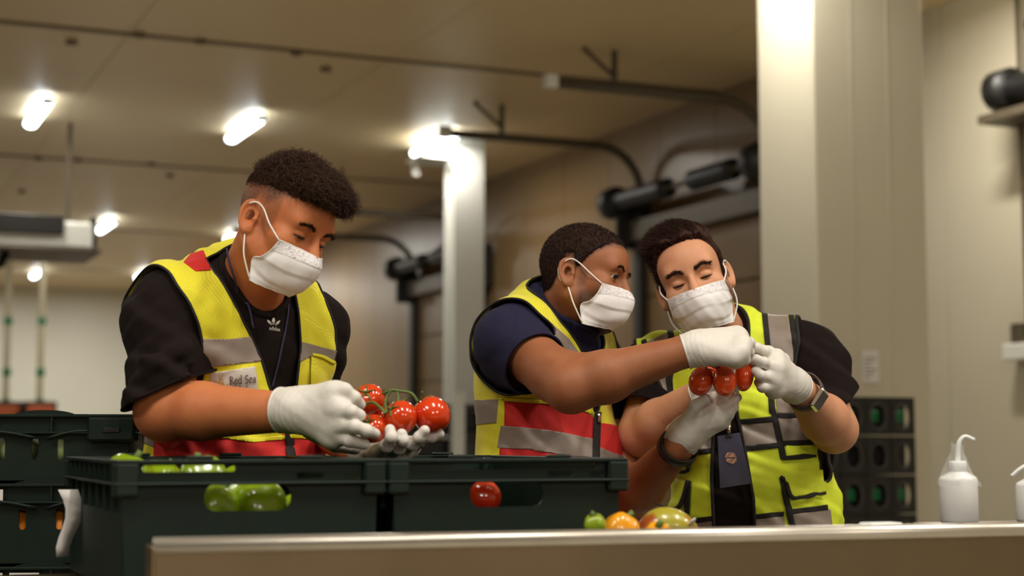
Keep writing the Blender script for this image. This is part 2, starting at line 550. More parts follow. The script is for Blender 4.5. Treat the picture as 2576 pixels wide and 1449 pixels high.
for px, py in ((180, 108), (350, 90), (505, 106), (745, 135), (820, 176), (97, 400), (195, 405), (380, 415), (428, 443), (55, 483)):
    p = onplane(px, py, (0, 0, CEIL - 0.02), ZX)
    MB().lathe([(0.05, -0.012), (0.05, 0.018), (0.03, 0.02)], 12, o=p).build('ceiling_bolt', M_seam, ce)

# dock wall: insulated panels with joints
pc = to_room(P(2060, 1000, 10.0)); PA, PB = pc[0], pc[1]
dw = thing('wall_right', Rm(A_WALL, 0, 0), 'long cream panelled dock wall with the loading doors', 'wall', kind='structure')
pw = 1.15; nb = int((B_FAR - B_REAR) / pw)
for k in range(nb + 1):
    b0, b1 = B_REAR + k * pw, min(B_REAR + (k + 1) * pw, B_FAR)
    if b1 - b0 > 0.1: room_box('wall_panel', (A_WALL, b0 + 0.006, 0), (A_WALL + 0.12, b1 - 0.006, CEIL), M_pillar_lit_wall if b0 < PB + 3.4 else M_wall, dw)  # nearer panels coloured paler to stand in for brighter light on the same wall
room_box('wall_core', (A_WALL + 0.02, B_REAR, 0), (A_WALL + 0.3, B_FAR, CEIL), M_seam, dw)
def on_dock(px, py, off=0.0): return to_room(onplane(px, py, Rm(A_WALL - off, 0, 0), AX))

# free-standing pillar boxed in panels
pil = thing('pillar_cladding', Rm(PA, PB, 0), 'wide white clad pillar in front of the dock wall, black crates at its foot', 'pillar', kind='structure')
room_box('front_panel', (PA, PB, 0), (PA + 0.84, PB + 0.05, CEIL), M_pillar_lit_wall, pil, bev=0.01)
room_box('side_panel', (PA, PB + 0.05, 0), (PA + 0.05, PB + 0.64, CEIL), M_pillar_lit_wall, pil, bev=0.01)
room_box('side_panel', (PA + 0.79, PB + 0.05, 0), (PA + 0.84, PB + 0.64, CEIL), M_pillar_lit_wall, pil, bev=0.01)
room_box('back_panel', (PA + 0.05, PB + 0.59, 0), (PA + 0.79, PB + 0.64, CEIL), M_pillar_lit_wall, pil, bev=0.01)
for k in range(1, 3): room_box('joint_strip', (PA + 0.28 * k - 0.006, PB - 0.004, 0), (PA + 0.28 * k + 0.006, PB, CEIL), M_pillar_lit_wall, pil)
nt = tag(room_box('wall_notice', (0, 0, 0), (0.125, 0.003, 0.2), M_paper), 'small printed notice sheet stuck on the pillar', 'notice')
np_ = to_room(onplane(2170, 962, Rm(PA, PB - 0.006, 0), BX))
nt.location = Rm(np_[0], PB - 0.006, np_[2])
for k in range(6):
    room_box('text_line', (0.015, -0.001, 0.03 + 0.024 * k), (0.055 + 0.05 * ((k * 7) % 3) / 2, 0.0, 0.036 + 0.024 * k), M_grey, nt).matrix_parent_inverse = Matrix.Identity(4)

# slim bright column beside the second dock bay, with the lamp standing off it
cp = to_room(onplane(1168, 345, (0, 0, CEIL), ZX))
colm = thing('column', Rm(cp[0], cp[1], 0), 'slim white steel column running up to the ceiling', 'column', kind='structure')
room_box('column_flange', (cp[0] - 0.18, cp[1] - 0.16, 0), (cp[0] + 0.18, cp[1] - 0.12, CEIL), M_white, colm, bev=0.005)
room_box('column_web', (cp[0] - 0.08, cp[1] - 0.12, 0), (cp[0] + 0.08, cp[1] + 0.12, CEIL), M_white, colm)
room_box('column_flange', (cp[0] - 0.18, cp[1] + 0.12, 0), (cp[0] + 0.18, cp[1] + 0.16, CEIL), M_white, colm, bev=0.005)
# lamp guard box hung on the column
gb = to_room(P(1062, 400, 18.0))
gd = thing('lamp_bracket', Rm(*gb), 'white angled bracket plate under the lamp beside the slim column', 'bracket')
MB().box((-0.1, -0.25, -0.02), (0.3, 0.25, 0.02), RM, Rm(*gb), 0.005).build('bracket_plate', M_white, gd)
MB().box((-0.12, -0.02, -0.2), (-0.04, 0.02, 0.0), RM, Rm(*gb), 0.005).build('bracket_web', M_white, gd)

# ------------------------------------------------------------------ lamps
def batten(a, b, label, length=1.25, light=True, z=CEIL, wd=0.13, power=1.0):
    t = thing('batten_lamp', Rm(a, b, z), label, 'lamp', 'ceiling batten lamps')
    MB().box((-0.045, -length / 2 + 0.05, -0.05), (0.045, length / 2 - 0.05, 0.0), RM, Rm(a, b, z), 0.01).build('lamp_housing', M_white, t)
    pts = [Rm(a, b + q, z - 0.075) for q in np.linspace(-length / 2, length / 2, 9)]
    MB().tube(pts, wd / 2, 14, flat=0.7).build('lamp_diffuser', M_lamp, t, True)
    for sd in (-1, 1):
        MB().box((-0.055, sd * length / 2 - 0.012, -0.115), (0.055, sd * length / 2 + 0.012, -0.04), RM, Rm(a, b + sd * 0.02, z), 0.01).build('end_cap', M_white, t)
    if light:
        ld = bpy.data.lights.new('lamp_light', 'AREA'); ld.shape = 'RECTANGLE'; ld.size = 0.14; ld.size_y = length
        ld.energy = LAMP_POWER * power; ld.color = LAMP_COLOR
        lo = bpy.data.objects.new('lamp_light', ld); COL.objects.link(lo); lo.parent = t
        lo.location = (0, 0, -0.14); lo.rotation_euler = (0, 0, ROOM)
    return t
seen = [((97, 283), 'leftmost lamp of the nearest ceiling row in view'),
        ((618, 323), 'middle lamp of the nearest ceiling row, above the curly hair'),
        ((1095, 362), 'bright lamp beside the top of the slim column'),
        ((268, 567), 'lamp on the ceiling beyond the white cooling unit'),
        ((597, 590), 'lamp half hidden behind the ear of the tallest man'),
        ((95, 687), 'small far lamp below the white cooling unit'),
        ((362, 691), 'small far lamp peeking over the shoulder of the tallest man')]
for (px, py), lb in seen:
    q = to_room(onplane(px, py, (0, 0, CEIL - 0.07), ZX))
    batten(q[0], q[1], lb, power=0.9 if px == 1095 else 0.34 if py < 400 else (0.8 if py < 600 else 1.3))
r1 = to_room(onplane(618, 323, (0, 0, CEIL - 0.07), ZX)); r0 = to_room(onplane(97, 283, (0, 0, CEIL - 0.07), ZX))
da = r1[0] - r0[0]; db = to_room(onplane(268, 567, (0, 0, CEIL - 0.07), ZX))[1] - r0[1]
ORD = ('first', 'second', 'third', 'fourth', 'fifth')
for row, b, aa, pw_ in (('far', r0[1] - db, (-5.4, -3.2, 0.6, 5.2), 0.55), ('near', 1.0, (-3.6, -1.4, 0.8, 3.0, 5.0), 0.70), ('added rear', -7.5, (-1.0, 3.0), 3.0)):  # unseen rows; the rear row and last near lamp are added fill light
    for i, a in enumerate(aa):
        batten(a, b, 'unseen ceiling lamp outside the picture, %s row, %s from its left end' % (row, ORD[i]), power=pw_)
# lamps grazing the pillar and the dock wall
batten(PA - 0.30, PB + 0.05, 'lamp on the ceiling close to the pillar side', length=0.6, power=0.08)
batten(A_WALL - 1.2, PB + 0.3, 'lamp on the ceiling close to the dock wall', length=0.6, power=0.8)

# ------------------------------------------------------------------ dock doors
def dock_door(px_l, px_r, py_shaft_l, py_shaft_r, py_rail, rail_end, label, springs):
    L = on_dock(px_l, py_shaft_l, 0.25); Rr = on_dock(px_r, py_shaft_r, 0.25)
    zt = on_dock(px_r, py_rail, 0.1)[2]; zs = 0.5 * (L[2] + Rr[2])
    t = thing('dock_door', Rm(A_WALL - 0.1, 0.5 * (L[1] + Rr[1]), 0), label, 'door', 'loading dock doors')
    bl, br = L[1], Rr[1]
    n = 5; hz = (zs - 0.35) / n
    for k in range(n):
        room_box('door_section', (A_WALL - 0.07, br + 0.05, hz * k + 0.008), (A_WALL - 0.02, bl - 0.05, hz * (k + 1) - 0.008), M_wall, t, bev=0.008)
    for b in (bl, br):
        room_box('vertical_track', (A_WALL - 0.16, b - 0.07, 0), (A_WALL - 0.02, b + 0.07, zt - 0.5), M_dark, t)
        rad = 0.5
        pts = [Rm(A_WALL - 0.1 - rad + rad * math.cos(q), b, zt - rad + rad * math.sin(q)) for q in np.linspace(0, math.pi / 2, 9)]
        pts = [Rm(A_WALL - 0.1, b, zt - 0.7)] + pts + [Rm(A_WALL - 0.1 - rail_end, b, zt)]
        MB().tube(pts, 0.045, 8).build('horizontal_track', M_track, t, True)
        MB().box((-0.02, -0.02, 0), (0.02, 0.02, CEIL - zt), RM, Rm(A_WALL - 0.1 - rail_end * 0.72, b, zt)).build('hanger_rod', M_track, t)
        MB().tube([Rm(A_WALL - 0.1 - rail_end * 0.72, b, zt + 0.1), Rm(A_WALL - 0.1 - rail_end * 0.86, b, CEIL)], 0.02, 6).build('hanger_brace', M_track, t)
        MB().box((-0.06, -0.05, -0.05), (0.06, 0.05, 0.07), RM, Rm(A_WALL - 0.1 - rail_end, b, zt), 0.01).build('track_stop', M_white, t)
    MB().tube([Rm(A_WALL - 0.3, bl + 0.3, zs), Rm(A_WALL - 0.3, br - 0.2, zs)], 0.03, 8).build('shaft', M_track, t, True)
    room_box('header_beam', (A_WALL - 0.2, br - 0.1, zs - 0.42), (A_WALL - 0.04, bl + 0.2, zs - 0.2), M_track, t, bev=0.01)
    for f0, f1, r in springs:
        q0, q1 = br + (bl - br) * f0, br + (bl - br) * f1
        MB().tube([Rm(A_WALL - 0.3, q, zs) for q in np.linspace(q0, q1, 12)], [r * (1 + 0.06 * (i % 2)) for i in range(12)], 12).build('spring', M_black, t, True)
    for b in (bl + 0.22, br - 0.12):
        MB().tube([Rm(A_WALL - 0.3, b - 0.09, zs), Rm(A_WALL - 0.3, b + 0.09, zs)], 0.17, 16).build('cable_drum', M_black, t, True)
        room_box('shaft_bracket', (A_WALL - 0.34, b - 0.13, zs - 0.5), (A_WALL - 0.02, b - 0.1, zs + 0.05), M_dark, t)
    return t
dock_door(1580, 1903, 505, 412, 272, 2.2, 'loading door with black springs behind the two men', [(0.12, 0.42, 0.10), (0.62, 1.02, 0.10)])
dock_door(1018, 1180, 672, 628, 560, 2.6, 'far loading door with black springs left of the slim column', [(0.1, 0.45, 0.10), (0.6, 1.0, 0.10)])
# the nearest door at the right edge: only its left track, shaft end and cable are in view
q = on_dock(2536, 230, 0.2)
nd = thing('dock_door', Rm(A_WALL - 0.1, q[1], 0), 'nearest loading door cut by the right picture edge', 'door', 'loading dock doors')
MB().tube([Rm(A_WALL - 0.08, q[1], 1.9), Rm(A_WALL - 0.08, q[1] + 0.02, CEIL)], 0.018, 8).build('cable_pipe', M_track, nd, True)
MB().tube([Rm(A_WALL - 0.25, q[1] - 1.2, q[2] - 0.02), Rm(A_WALL - 0.25, q[1] - 0.02, q[2] - 0.02)], 0.10, 14).build('spring', M_black, nd, True)
MB().tube([Rm(A_WALL - 0.25, q[1] - 0.12, q[2]), Rm(A_WALL - 0.25, q[1] + 0.06, q[2])], 0.15, 14).build('cable_drum', M_black, nd, True)
room_box('shaft_bracket', (A_WALL - 0.4, q[1] - 1.2, q[2] - 0.24), (A_WALL - 0.02, q[1] + 0.1, q[2] - 0.18), M_track, nd)
MB().tube([Rm(A_WALL - 0.08, q[1] - 1.4, CEIL - 0.42), Rm(A_WALL - 0.08, q[1] - 0.1, CEIL - 0.42)], 0.05, 8).build('horizontal_track', M_dark, nd, True)
q2 = on_dock(2560, 882, 0.1)
room_box('control_box', (A_WALL - 0.16, q2[1] - 0.5, q2[2] - 0.07), (A_WALL - 0.01, q2[1] + 0.1, q2[2] + 0.05), M_white, nd, bev=0.01)
room_box('switch_box', (A_WALL - 0.1, q2[1] - 0.04, q2[2] + 0.05), (A_WALL - 0.01, q2[1] + 0.08, q2[2] + 0.2), M_track, nd, bev=0.01)

# ------------------------------------------------------------------ ceiling cooling unit, far left
cu = to_room(P(232, 640, 17.0)); ztop = to_room(P(232, 555, 17.0))[2]
un = thing('cooling_unit', Rm(cu[0] - 1.0, cu[1], cu[2]), 'white ceiling cooling unit with a dark grille', 'cooler')
room_box('unit_body', (cu[0] - 2.4, cu[1], cu[2] + 0.05), (cu[0], cu[1] + 0.9, ztop - 0.02), M_white, un, bev=0.03)
room_box('drip_tray', (cu[0] - 2.5, cu[1] - 0.1, cu[2]), (cu[0] + 0.08, cu[1] + 1.0, cu[2] + 0.05), M_track, un, bev=0.01)
room_box('grille', (cu[0] - 2.2, cu[1] - 0.05, ztop - 0.17), (cu[0] - 0.3, cu[1] + 0.4, ztop + 0.03), M_dark, un, bev=0.01)
room_box('side_bracket', (cu[0], cu[1] + 0.1, cu[2]), (cu[0] + 0.06, cu[1] + 0.2, ztop + 0.05), M_dark, un)
for k in (-2.2, -0.2): MB().tube([Rm(cu[0] + k, cu[1] + 0.4, ztop - 0.03), Rm(cu[0] + k, cu[1] + 0.4, CEIL)], 0.025, 8).build('hanger_rod', M_track, un)
MB().tube([Rm(cu[0] - 0.85, cu[1] + 0.2, cu[2]), Rm(cu[0] - 0.9, cu[1] + 0.1, cu[2] - 0.12), Rm(cu[0] - 1.5, cu[1], cu[2] - 0.45)], 0.05, 8).build('drain_pipe', M_dark, un, True)

# ------------------------------------------------------------------ far racks, left and middle
M_post = mat('rack_post', srgb(176, 166, 138), 0.25, metal=0.2, noise=0.1)
M_orange = mat('orange_load', srgb(178, 84, 40), 0.6, noise=0.3)
for i, (px, lb) in enumerate(((14, 'pale rack post at the left picture edge'), (99, 'pale rack post beside the left edge post'))):
    p = P(px, 1000, 27.0); t = thing('rack_post', (p[0], p[1], 0), lb, 'rack')
    r = to_room(p)
    room_box('post', (r[0] - 0.05, r[1] - 0.04, 0), (r[0] + 0.05, r[1] + 0.04, CEIL - 0.3), M_post, t)
    for zz in (1.7, 2.2, 3.05):
        room_box('bracket', (r[0] - 0.07, r[1] - 0.06, zz), (r[0] + 0.07, r[1] - 0.04, zz + 0.12), M_green, t)
    room_box('base_guard', (r[0] - 0.22, r[1] - 0.2, 0), (r[0] + 0.22, r[1] - 0.05, 1.72), M_orange, t, bev=0.02)
    room_box('guard_frame', (r[0] - 0.27, r[1] - 0.16, 0), (r[0] + 0.27, r[1] + 0.02, 1.78), M_dark, t, bev=0.02)
# dark pallet rack far behind the held tomatoes
rk = to_room(P(1075, 1140, 17.0)); rz = to_room(P(1075, 985, 17.0))[2]
t = thing('storage_rack', Rm(rk[0], rk[1], 0), 'dark storage rack far behind the held vine tomatoes', 'rack')
for a in (-0.55, 0.32, 1.0): room_box('upright', (rk[0] + a - 0.07, rk[1] - 0.07, 0), (rk[0] + a + 0.07, rk[1], rz), M_white if a == 0.32 else M_dark, t)
for z in (0.35, 0.62, 0.9, 1.18, 1.46): room_box('shelf', (rk[0] - 0.6, rk[1] - 0.02, z), (rk[0] + 1.1, rk[1] + 0.6, z + 0.05), M_dark, t)
for i in range(4):
    for j, z in enumerate((0.67, 0.95, 1.23)):
        tr = tag(room_box('storage_tray', (rk[0] - 0.47 + 0.36 * i, rk[1] + 0.02, z + 0.001), (rk[0] - 0.16 + 0.36 * i, rk[1] + 0.5, z + 0.2), M_grey if (i + j) % 2 else M_black, bev=0.02),
                 'dark tray in the far rack, %s shelf, %s from its left' % (('lower', 'middle', 'upper')[j], ('first', 'second', 'third', 'fourth')[i]), 'tray', 'trays in the far rack')
# wall of black crates by the pillar
bc = to_room(onplane(2300, 1000, Rm(0, PB - 0.62, 0), BX))
zc = bc[2]
M_blackcrate = mat('black_crate_plastic', srgb(20, 17, 16), 0.45, noise=0.3)
nrow = 7; hc = 0.225; wcol = 0.175
for c in range(5):
    for r in range(nrow):
        z1 = zc - r * hc
        if z1 - hc < 0: continue
        a1 = bc[0] - c * wcol; a0 = a1 - wcol + 0.006
        o = thing('black_crate', Rm(0.5 * (a0 + a1), bc[1], z1 - hc), 'black crate by the pillar, %s row, %s column from the right' % (['top', 'second', 'third', 'fourth', 'fifth', 'sixth', 'seventh'][r], ['first', 'second', 'third', 'fourth', 'fifth'][c]), 'crate', 'stacked black crates by the pillar')
        M = np.stack([AX, ZX, BX], 1)
        ho = [(0.5 * (a0 + a1) + 0.055 * math.cos(q), z1 - hc / 2 + 0.075 * math.sin(q)) for q in np.linspace(0, 2 * math.pi, 20, endpoint=False)]
        MB().plate([(a0, z1 - hc + 0.006), (a1, z1 - hc + 0.006), (a1, z1), (a0, z1)], [ho], 0.02, M, Rm(0, bc[1], 0)).build('end_wall', M_blackcrate, o)
        room_box('crate_body', (a0 + 0.004, bc[1] + 0.09, z1 - hc + 0.008), (a1 - 0.004, bc[1] + 0.5, z1 - 0.004), M_blackcrate, o)
        ring = [Rm(0.5 * (a0 + a1) + 0.055 * math.cos(q), bc[1] - 0.002, z1 - hc / 2 + 0.075 * math.sin(q)) for q in np.linspace(0, 2 * math.pi, 20, endpoint=False)]
        MB().tube(ring, 0.006, 6, closed=True).build('rim_ring', M_grey, o, True)
        if (c * 3 + r) % 3 != 1:
            MB().box((-0.028, 0, -0.035), (0.028, 0.03, 0.035), RM, Rm(0.5 * (a0 + a1) + 0.02, bc[1] + 0.05, z1 - hc / 2), 0.008).build('green_clip', M_green, o)

# ------------------------------------------------------------------ steel table with upstand
M_steel = mat('brushed_steel', srgb(144, 126, 102), 0.34, metal=0.95, noise=0.14, nscale=7.0, stretch=(1, 1, 1), bump=0.05, bscale=30)
M_steel_edge = mat('polished_steel_edge', srgb(205, 198, 186), 0.3, metal=0.8, noise=0.08)
TR = math.radians(18.0)
TA = np.array([math.cos(TR), math.sin(TR), 0.0]); TBx = np.array([-math.sin(TR), math.cos(TR), 0.0])
TM = np.stack([TA, TBx, ZX], 1)
T0 = P(385, 1352, 2.22)                       # left end of the upstand's top edge
ZT = T0[2]; ZTOP = ZT - 0.105                 # table top height
def Tb(a, b, z): return T0 * np.array([1, 1, 0]) + TM @ np.array([a, b, z])
tb = thing('steel_table', Tb(1.2, 0.4, 0), 'long stainless steel work table with a raised front upstand', 'table')
def tbox(name, lo, hi, m, bev=0.0, parent=None):
    return MB().box(lo, hi, TM, T0 * np.array([1, 1, 0]), bev).build(name, m, parent or tb)
tbox('table_top', (-0.33, -0.01, ZTOP - 0.04), (2.6, 0.78, ZTOP), M_steel, 0.006)
tbox('upstand', (0.0, -0.012, ZTOP - 0.16), (2.6, 0.004, ZT - 0.012), M_steel, 0.003)
MB().tube([Tb(0.0, -0.004, ZT - 0.012), Tb(2.6, -0.004, ZT - 0.012)], 0.0125, 12).build('rolled_edge', M_steel_edge, tb, True)
tbox('upstand_return', (-0.004, -0.012, ZTOP), (0.004, 0.06, ZT - 0.012), M_steel, 0.002)
for a in (-0.25, 1.15, 2.5):
    for b in (0.06, 0.7):
        MB().tube([Tb(a, b, 0), Tb(a, b, ZTOP - 0.04)], 0.02, 12).build('leg', M_steel, tb, True)
tbox('lower_shelf', (-0.25, 0.06, 0.22), (2.5, 0.7, 0.25), M_steel, 0.005)

# ------------------------------------------------------------------ green crates
M_crate = mat('dark_green_plastic', srgb(14, 32, 24), 0.48, noise=0.25, nscale=14, bump=0.06, bscale=240, spec=0.3)
def crate(org, rz, W, L, H, label, group, front_holes=(), back_holes=(), side_holes=(), arcs=False, slits=()):
    """W: width of the face towards the viewer, L: depth. org: front left bottom corner."""
    o = thing('green_crate', org, label, 'crate', group); o.rotation_euler = (0, 0, rz)
    t = 0.004; ins = 0.012; rimh = 0.034
    b = lambda name, lo, hi, m=M_crate, bev=0.002, par=o: MB().box(lo, hi, bev=bev).build(name, m, par, local=True)
    b('base', (ins, ins, 0.0), (W - ins, L - ins, 0.008))
    EX = np.array([1., 0, 0]); EY = np.array([0, 1., 0]); EZ = np.array([0, 0, 1.])
    hw = H - 0.002
    def wall(n, u, wdir, o3, wd, holes):
        # tapered wall, narrower at the foot
        MB().plate([(ins, 0), (wd - ins, 0), (wd - 0.004, hw), (0.004, hw)], holes, t, np.stack([u, EZ, wdir], 1), o3).build(n, M_crate, o, local=True)
    wall('front_wall', EX, EY, np.array([0, 0.006, 0]), W, list(front_holes) + list(slits))
    wall('back_wall', EX, EY, np.array([0, L - 0.010, 0]), W, list(back_holes))
    wall('side_wall', EY, EX, np.array([0.006, 0, 0]), L, list(side_holes))
    wall('side_wall', EY, EX, np.array([W - 0.010, 0, 0]), L, list(side_holes))
    # rim: outer lip all round and the lower stacking flange
    for n, z0, z1, e in (('top_rim', H - 0.006, H, 0.006), ('lower_rim', H - rimh - 0.004, H - rimh, 0.008)):
        m = MB()
        m.box((-e, -e, z0), (W + e, 0.008, z1), bev=0.0015); m.box((-e, L - 0.008, z0), (W + e, L + e, z1), bev=0.0015)
        m.box((-e, 0.008, z0), (0.008, L - 0.008, z1), bev=0.0015); m.box((W - 0.008, 0.008, z0), (W + e, L - 0.008, z1), bev=0.0015)
        m.build(n, M_crate, o, local=True)
    # ribs between the rims
    if arcs:
        for k in range(5):
            x = 0.006 + (W - 0.012) * k / 4
            b('rim_rib', (x - 0.0015, -0.005, H - rimh), (x + 0.0015, 0.006, H - 0.006), bev=0)
    for k in range(11):
        y = 0.006 + (L - 0.012) * k / 10
        b('rim_rib', (-0.005, y - 0.0015, H - rimh), (0.006, y + 0.0015, H - 0.006), bev=0)
        b('rim_rib', (W - 0.006, y - 0.0015, H - rimh), (W + 0.005, y + 0.0015, H - 0.006), bev=0)
    for k in range(7):
        y = 0.05 + (L - 0.1) * k / 6
        b('side_rib', (-0.002, y - 0.002, H - rimh - 0.045), (0.008, y + 0.002, H - rimh), bev=0)
    # corner blocks and stacking studs
    for x in (0.0, W - 0.03):
        for y in (0.0, L - 0.03):
            b('corner_block', (x - (0.007 if x == 0 else 0), y - (0.007 if y == 0 else 0), H - 0.055), (x + 0.03 + (0.007 if x else 0), y + 0.03 + (0.007 if y else 0), H - 0.004), bev=0.004)
    for x in (W * 0.3, W * 0.72):
        for y in (0.012, L - 0.02):
            b('stacking_stud', (x - 0.02, y - 0.008, H), (x + 0.02, y + 0.008, H + 0.006), bev=0.002)
    for k in (0.15, 0.85):
        b('foot', (W * k - 0.05, 0.02, -0.004), (W * k + 0.05, L - 0.02, 0.0), bev=0)
    if arcs:
        for x0, x1 in ((0.02, 0.2), (0.22, 0.42), (0.44, 0.58)):
            pts = [(x0 + (x1 - x0) * q, -0.006, H - rimh - 0.012 + 0.014 * math.sin(math.pi * q)) for q in np.linspace(0, 1, 12)]
            MB().tube(pts, 0.003, 6).build('rim_arch', M_crate, o, True, True)
        arch = [(W * 0.72 + 0.06 * math.cos(q), H - 0.004 + 0.012 * math.sin(q)) for q in np.linspace(0, math.pi, 14)]
        MB().plate(arch, [], 0.006, np.stack([EX, EZ, EY], 1), np.array([0, 0.0, 0])).build('handle_arch', M_crate, o, local=True)
        b('latch', (W - 0.085, -0.013, H - 0.052), (W + 0.005, 0.0, H - 0.006), bev=0.004)
        b('latch_hole_shade', (W - 0.055, -0.0155, H - 0.036), (W - 0.022, -0.012, H - 0.026), m=M_black, bev=0.002)  # black block on the latch imitates the dark inside a hole
        b('grip_slot_shade', (0.31, -0.004, H - 0.016), (0.345, -0.001, H - 0.008), m=M_black)  # black strip stands in for the shade of a slot, nothing is cut
    return o
def slot(x, z0, z1, w): return rrect(x - w / 2, z0, x + w / 2, z1, w * 0.48, 3)

CR = math.radians(22.0)
CA = np.array([math.cos(CR), math.sin(CR), 0]); CBv = np.array([-math.sin(CR), math.cos(CR), 0])
zr = P(290, 1157, 2.42)[2]; HC = zr - ZTOP - 0.005
c1o = P(300, 1157, 2.42); c1o[2] = ZTOP + 0.005
W1 = 0.405
rslots = [slot(W1 * 0.5 + q, HC - 0.10, HC - 0.045, 0.009) for q in (-0.10, -0.05, 0.045, 0.068, 0.12)] + [rrect(W1 * 0.5 + 0.05, HC - 0.03, W1 * 0.5 + 0.065, HC - 0.018, 0.002, 2)]
hole1 = rrect(0.13, HC - 0.072, 0.262, HC - 0.031 - 0.0015, 0.017)
cr1 = crate(c1o, CR, W1, 0.6, HC, 'dark green crate heaped with green peppers in front of the tallest man', 'dark green produce crates',
            [rrect(0.128, HC - 0.078, 0.262, HC - 0.037, 0.018)], rslots, (), False,
            [rrect(0.035, HC - 0.0185, 0.175, HC - 0.0085, 0.004, 2), rrect(0.27, HC - 0.030, 0.315, HC - 0.020, 0.004, 2), rrect(0.345, HC - 0.031, 0.37, HC - 0.021, 0.004, 2)])
c2o = c1o + CA * (W1 + 0.016)
cr2 = crate(c2o, CR, W1, 0.6, HC, 'dark green crate holding a few tomatoes, beside the pepper crate', 'dark green produce crates',
            [rrect(0.135, HC - 0.078, 0.262, HC - 0.037, 0.018)], rslots, (), False,
            [rrect(0.09, HC - 0.0185, 0.36, HC - 0.0085, 0.004, 2), rrect(0.27, HC - 0.030, 0.315, HC - 0.020, 0.004, 2), rrect(0.345, HC - 0.031, 0.37, HC - 0.021, 0.004, 2)])
# folded white slip hanging on the side of the pepper crate
sl = P(186, 1232, 2.84)
slip = MB(); g = []
for i in range(8):
    q = i / 7; y = 0.115 * q
    for s in (0, 1):
        g.append(sl + np.array([-0.012 + 0.011 * math.sin(q * 5) + 0.004 * q, 0.0, -y]) + np.array([0.026 * (s - 0.5) * (1.2 - 0.5 * q), 0.012 * s, 0]))
slip.add(g, [(2 * i, 2 * i + 1, 2 * i + 3, 2 * i + 2) for i in range(7)])
so = slip.build('paper_slip', M_paper, None, True); solidify(so, 0.0012)
tag(so, 'creased white paper slip on the side of the pepper crate', 'label')

# ------------------------------------------------------------------ crate stack behind, on a trolley
SR = math.radians(5.0); SAx = np.array([math.cos(SR), math.sin(SR), 0]); SB = np.array([-math.sin(SR), math.cos(SR), 0])
def stack_org(px_r, py_top, D, W, H):
    p = P(px_r, py_top, D) - SAx * W; p[2] -= H; return p
M_orange_f = mat('orange_peel', srgb(232, 132, 14), 0.45, noise=0.12, nscale=40, bump=0.25, bscale=260)
M_cabbage = mat('pale_cabbage', srgb(150, 168, 110), 0.5, noise=0.3, nscale=18)
tops = [(1042, 'topmost crate of the dark green stack at the left edge', M_cabbage), (1216, 'middle crate of the dark green stack, oranges showing through', M_orange_f), (1424, 'lowest crate of the dark green stack at the left edge', M_orange_f)]
WS = 0.6; DS = 3.16
zt = [P(335, y, DS)[2] for y, _, _ in tops]
ball_id = 0
for i, (y, lb, fm) in enumerate(tops):
    Hs = (zt[i] - (zt[i + 1] if i + 1 < len(zt) else zt[i] - 0.16)) - 0.006
    og = P(335, y, DS) - SAx * WS; og[2] = zt[i] - Hs
    sl_ = [slot(q, Hs - 0.088, Hs - 0.046, 0.0125) for q in ((0.09, 0.20, 0.352, 0.415, 0.463) if i == 0 else (0.10, 0.22, 0.32, 0.392, 0.461))]
    crate(og, SR, WS, 0.4, Hs, lb, 'dark green produce crates', sl_, [], (), True)
    lab = [(0.30, 0.352)] if i == 0 else ([(0.30, 0.357)] if i == 1 else [(0.30, 0.357), (0.37, 0.425)])
    if i > 0:
        for x0, x1 in lab:
            lo = og + SAx * x0 - SB * 0.0075 + np.array([0, 0, Hs - 0.032])
            SMx = np.stack([SAx, SB, ZX], 1)
            st = MB().box((0, 0, 0), (x1 - x0, 0.0012, 0.021), SMx, lo).build('barcode_label', M_paper)
            tag(st, ['', 'white barcode sticker on the middle stacked crate', 'white barcode sticker on the lowest stacked crate' if x0 < 0.36 else 'second printed sticker on the lowest stacked crate'][i], 'label')
            bars = MB(); x = 0.004
            while x < x1 - x0 - 0.004:
                wd = random.choice((0.0006, 0.001, 0.0016)); bars.box((x, -0.0004, 0.006), (x + wd, 0.0, 0.018), SMx, lo); x += wd + random.choice((0.0006, 0.0012, 0.0018))
            bo = bars.build('barcode_bars', M_black, st)
    # produce seen through the slots
    for k in range(3):
        c = og + SAx * (0.37 + 0.085 * k) + SB * 0.052 + np.array([0, 0, 0.062])
        m = MB(); r = 0.043; pr = [(r * math.sin(q), -r * math.cos(q) * 0.95) for q in np.linspace(0, math.pi, 14)]; pr[0] = (0, pr[0][1]); pr[-1] = (0, pr[-1][1])
        ob = m.lathe(pr, 18, o=c).build('cabbage' if i == 0 else 'orange_fruit', fm, None, True)
        tag(ob, (('pale round cabbage behind the %s slots of the topmost crate' if i == 0 else ('round orange behind the %s slots of the middle stacked crate' if i == 1 else 'round orange at the %s slots of the lowest stacked crate')) % ('leftmost', 'middle', 'rightmost')[k]), 'cabbage' if i == 0 else 'orange', 'produce in the stacked crates')
